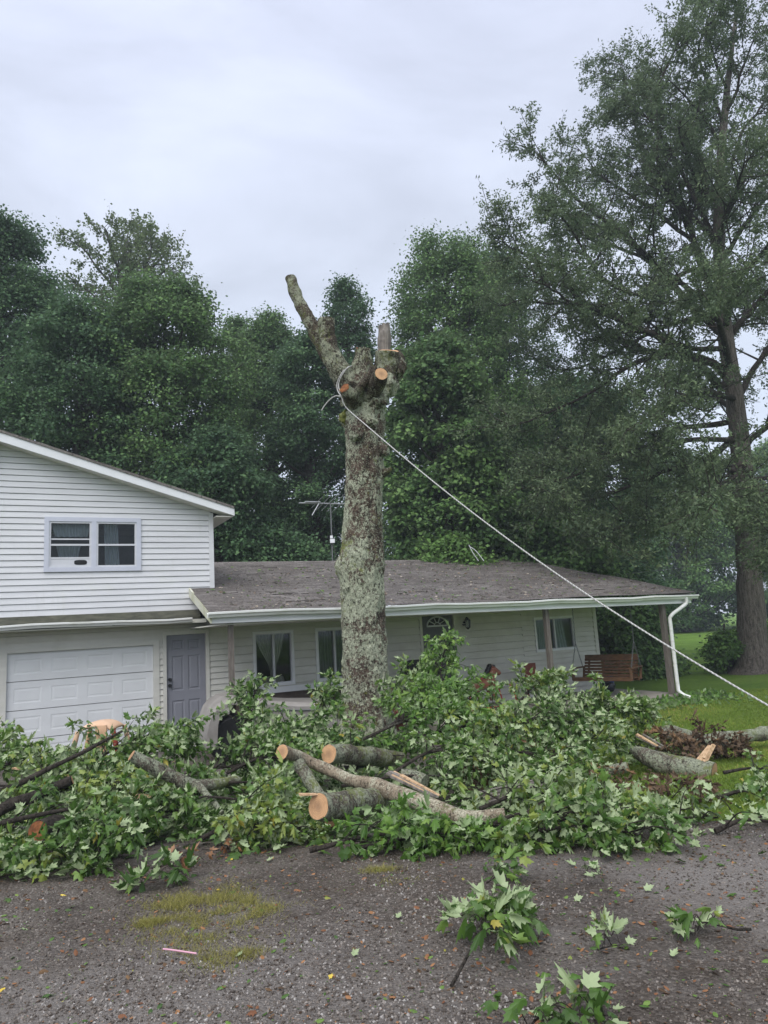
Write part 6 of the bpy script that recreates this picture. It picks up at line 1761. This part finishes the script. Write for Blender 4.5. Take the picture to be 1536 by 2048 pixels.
for i, (x, y, s, m, lb, fl) in enumerate([
    (10, 1980, 0.055, 'yellow', 'yellow orange leaf at the left edge of the gravel near the bottom', False),
    (122, 1792, 0.05, 'yellow', 'small yellow leaf below the left heap', False),
    (434, 1783, 0.04, 'yellow', 'small yellow leaf at the top edge of the weedy patch', False),
    (665, 1958, 0.04, 'yellow', 'tiny lime yellow leaf near the bottom centre', False),
    (898, 1816, 0.05, 'yellow', 'yellow leaf caught at the top of the large sprig', False),
    (462, 1720, 0.035, 'yellow', 'yellow scrap of leaf between the heap gap and the drive', False),
    (695, 1719, 0.035, 'yellow', 'tiny yellow leaf below the broad sawn log', False),
    (1452, 1695, 0.06, 'yellow', 'yellowing leaf among pale leaves at right', False),
    (830, 1816, 0.06, 'orange', 'orange leaf left of the large sprig', False),
    (792, 2000, 0.06, 'orange', 'rust coloured leaf left of the bottom sprig', False),
    (512, 2028, 0.06, 'orange', 'tan curled leaf at the bottom edge left of centre', False),
    (590, 1782, 0.08, 'orange', 'dull brown leaf right of the weedy patch', False),
    (440, 1715, 0.06, 'orange', 'brown leaf right of the orange brown leaf pile', False),
    (100, 1995, 0.085, 'maple', 'dark green leaf alone at lower left', False),
    (232, 1768, 0.09, 'maple', 'pale leaf lying underside up between the two small sprigs at left', True),
    (552, 1700, 0.10, 'maple', 'green maple leaf in front of the heap gap', False),
    (535, 1725, 0.08, 'maple', 'pale leaf just below the green maple leaf in the gap', True),
    (605, 1695, 0.06, 'maple', 'small pale leaf left of the broad sawn log', True),
    (743, 1717, 0.06, 'maple', 'pale leaf on the gravel under the front clump', True),
    (850, 1693, 0.10, 'maple', 'big pale leaf at the foot of the front clump', True),
    (940, 1706, 0.11, 'maple', 'pair sized pale leaf at the gravel edge below the curved limb', True),
    (1215, 1783, 0.07, 'maple', 'pale oval leaf lit on the right driveway below the clump', True),
    (1290, 1783, 0.08, 'maple', 'pale leaf on the lighter gravel at right', True),
    (1150, 1803, 0.07, 'maple', 'pale leaf in the open middle of the right driveway', True),
    (1345, 1918, 0.07, 'maple', 'grey green leaf near the right edge low down', True),
    (1423, 1945, 0.08, 'maple_fresh', 'light green leaf at lower right', True),
    (1225, 1975, 0.11, 'maple', 'dark leaf right of the bottom sprig', False),
    (1470, 1790, 0.10, 'maple', 'dark green leaf toward the right edge of the driveway', False),
    (475, 1915, 0.07, 'maple', 'pale leaf at the lower tip of the weedy patch', True),
    (705, 1915, 0.06, 'maple', 'pale folded leaf in the middle of the driveway', True),
    (55, 1865, 0.07, 'maple', 'pale leaf at the left gravel below the heap', True),
    (20, 1800, 0.10, 'maple', 'dark leaf pair at the far left edge of the gravel', False),
    (795, 1840, 0.06, 'maple', 'small pale leaf left of the large sprig middle', True),
    (470, 1785, 0.09, 'maple', 'dark green leaf on top of the weedy patch', False),
]):
    one_leaf(x, y, s * 0.75, m, lb, SG, fl, seed=500 + i)
# loose leaves fallen on the right lawn edge, individually scattered
r = np.random.default_rng(17)
for i in range(46):
    xx = 1150 + 400 * r.random(); yy = 1590 + 150 * r.random()
    one_leaf(xx, yy, 0.05 + 0.04 * r.random(), 'maple', 'loose pale maple leaf in the scatter on the right lawn edge', 'leaves scattered on the right lawn edge', r.random() < 0.6, seed=900 + i)

# ------------------------------------------------------------------ grass
def blades(xs, ys, hgt, wid, r, tilt=0.5, mat='blade', hue=0.4):
    n = len(xs)
    base = np.stack([xs, ys, groundz(xs, ys) - 0.004], -1)
    a = r.random(n) * 2 * math.pi
    side = np.stack([np.cos(a), np.sin(a), np.zeros(n)], -1)
    ln = np.stack([r.normal(size=n) * tilt, r.normal(size=n) * tilt, np.ones(n)], -1) * (hgt * (0.5 + 0.8 * r.random(n)))[:, None]
    V = np.stack([base - side * wid, base + side * wid, base + ln], 1).reshape(-1, 3)
    F = np.arange(3 * n).reshape(-1, 3)
    return V, F, np.repeat(np.clip(hue + 0.28 * r.normal(size=n), 0, 1), 3)
r = np.random.default_rng(61)
mb = MB()
n = 230000
t = r.random(n)
Y = 5.8 + 13 * t ** 1.3
X = (1050 - CX) / FPX * Y + r.random(n) * Y * 0.40
ok = ~on_drive(X, Y)
dens = np.clip(0.60 + 0.9 * fbm(np.stack([X, Y, X * 0], -1) * 1.1, 33, 4), 0.08, 1)
dens = np.where(Y < 9.5, dens * np.clip((Y - 5.4) / 3.2, 0.3, 1), 1)
ok &= r.random(n) < dens
so_ = (X - (-EN * DW)[0]) * EU[0] + (Y - (-EN * DW)[1]) * EU[1]
oo_ = (X - (-EN * DW)[0]) * EN[0] + (Y - (-EN * DW)[1]) * EN[1]
ok &= ~((so_ > 3.5) & (so_ < 14.5) & (oo_ < 2.65))
X, Y = X[ok], Y[ok]
V, F, R = blades(X, Y, 0.042, 0.005, r, 0.75, hue=np.repeat(0, len(X)) + np.clip(0.42 + 0.5 * fbm(np.stack([X, Y, X * 0], -1) * 0.8, 44, 4), 0.05, 0.95))
mb.add(V, F, 0, False, R)
tag(mb.build('grass', M['blade'], origin=(4, 10, -0.4)), 'short mown grass of the lawn right of the house', 'grass', kind='stuff')
# weeds along the porch slab and round the downspout
mb = MB()
n = 900
s = 12.2 + 3.2 * r.random(n); o = 2.68 + 0.45 * np.abs(r.normal(size=n))
P = -EN * DW + EU * s[:, None] + EN * o[:, None]
pos = np.stack([P[:, 0], P[:, 1], groundz(P[:, 0], P[:, 1]) + 0.18 * r.random(n) * np.exp(-(o - 2.68))], -1)
leaves(mb, pos, unit(r.normal(size=(n, 3)) + [0, 0, 0.5]), unit(r.normal(size=(n, 3)) * 0.7 + [0, 0, 1]), 0.11 * (0.5 + r.random(n)), np.clip(0.45 + 0.25 * r.normal(size=n), 0, 0.95), OVAL)
tag(mb.build('weeds', M['maple_fresh'], origin=H(13.8, 2.8, -0.5)), 'green weeds growing along the porch slab by the downspout', 'weeds', kind='stuff')
# weedy patches growing through the driveway
def patch(spots, n, seed, hgt, label):
    r = np.random.default_rng(seed); xs, ys = [], []
    for x, y, rx, ry, k in spots:
        Y0 = 4.0
        for _ in range(12):
            p = at(x, y, Y0); e = p[2] - float(groundz(p[0], p[1])); Y0 += e / max(-ray(x, y)[2] / ray(x, y)[1], 0.02)
        p = at(x, y, Y0); m_ = int(n * k)
        xs.append(p[0] + rx * r.normal(size=m_)); ys.append(p[1] + ry * r.normal(size=m_))
    xs = np.concatenate(xs); ys = np.concatenate(ys)
    d = fbm(np.stack([xs, ys, xs * 0], -1) * 4.5, seed, 3)
    kp = r.random(len(xs)) < np.clip(0.32 + d * 0.8, 0.03, 0.8)
    V, F, R = blades(xs[kp], ys[kp], hgt, 0.0016, r, 0.9, hue=0.4)
    mb = MB(); mb.add(V, F, 0, False, R)
    tag(mb.build('weedy_grass', M['drygrass'], origin=(xs.mean(), ys.mean(), float(groundz(xs.mean(), ys.mean())))), label, 'grass', kind='stuff')
patch([(350, 1822, 0.14, 0.11, 0.9), (410, 1795, 0.13, 0.12, 0.9), (440, 1845, 0.19, 0.20, 1.5), (495, 1850, 0.13, 0.19, 1.0), (470, 1910, 0.09, 0.08, 0.4), (520, 1800, 0.06, 0.05, 0.3), (310, 1845, 0.06, 0.04, 0.3)], 7500, 71, 0.032, 'thin yellowish weedy grass patch in the driveway')
patch([(810, 1762, 0.08, 0.05, 0.6), (760, 1742, 0.07, 0.04, 0.4)], 2800, 72, 0.03, 'small tuft of yellow grass in the driveway centre')

# ------------------------------------------------------------------ damp air
hm = bpy.data.materials.new('damp_air')
hm.use_nodes = True
hm.node_tree.nodes.clear()
ho = hm.node_tree.nodes.new('ShaderNodeOutputMaterial')
hv_ = hm.node_tree.nodes.new('ShaderNodeVolumePrincipled')
hv_.inputs['Color'].default_value = (0.80, 0.90, 1.0, 1)
hv_.inputs['Density'].default_value = 0.0013
hm.node_tree.links.new(hv_.outputs[0], ho.inputs['Volume'])
mb = MB(); mb.box((0, 70, 18), 520, 380, 40)
tag(mb.build('haze', hm, origin=(0, 70, -2)), 'pale damp air between the yard and the far trees', 'haze', kind='stuff')
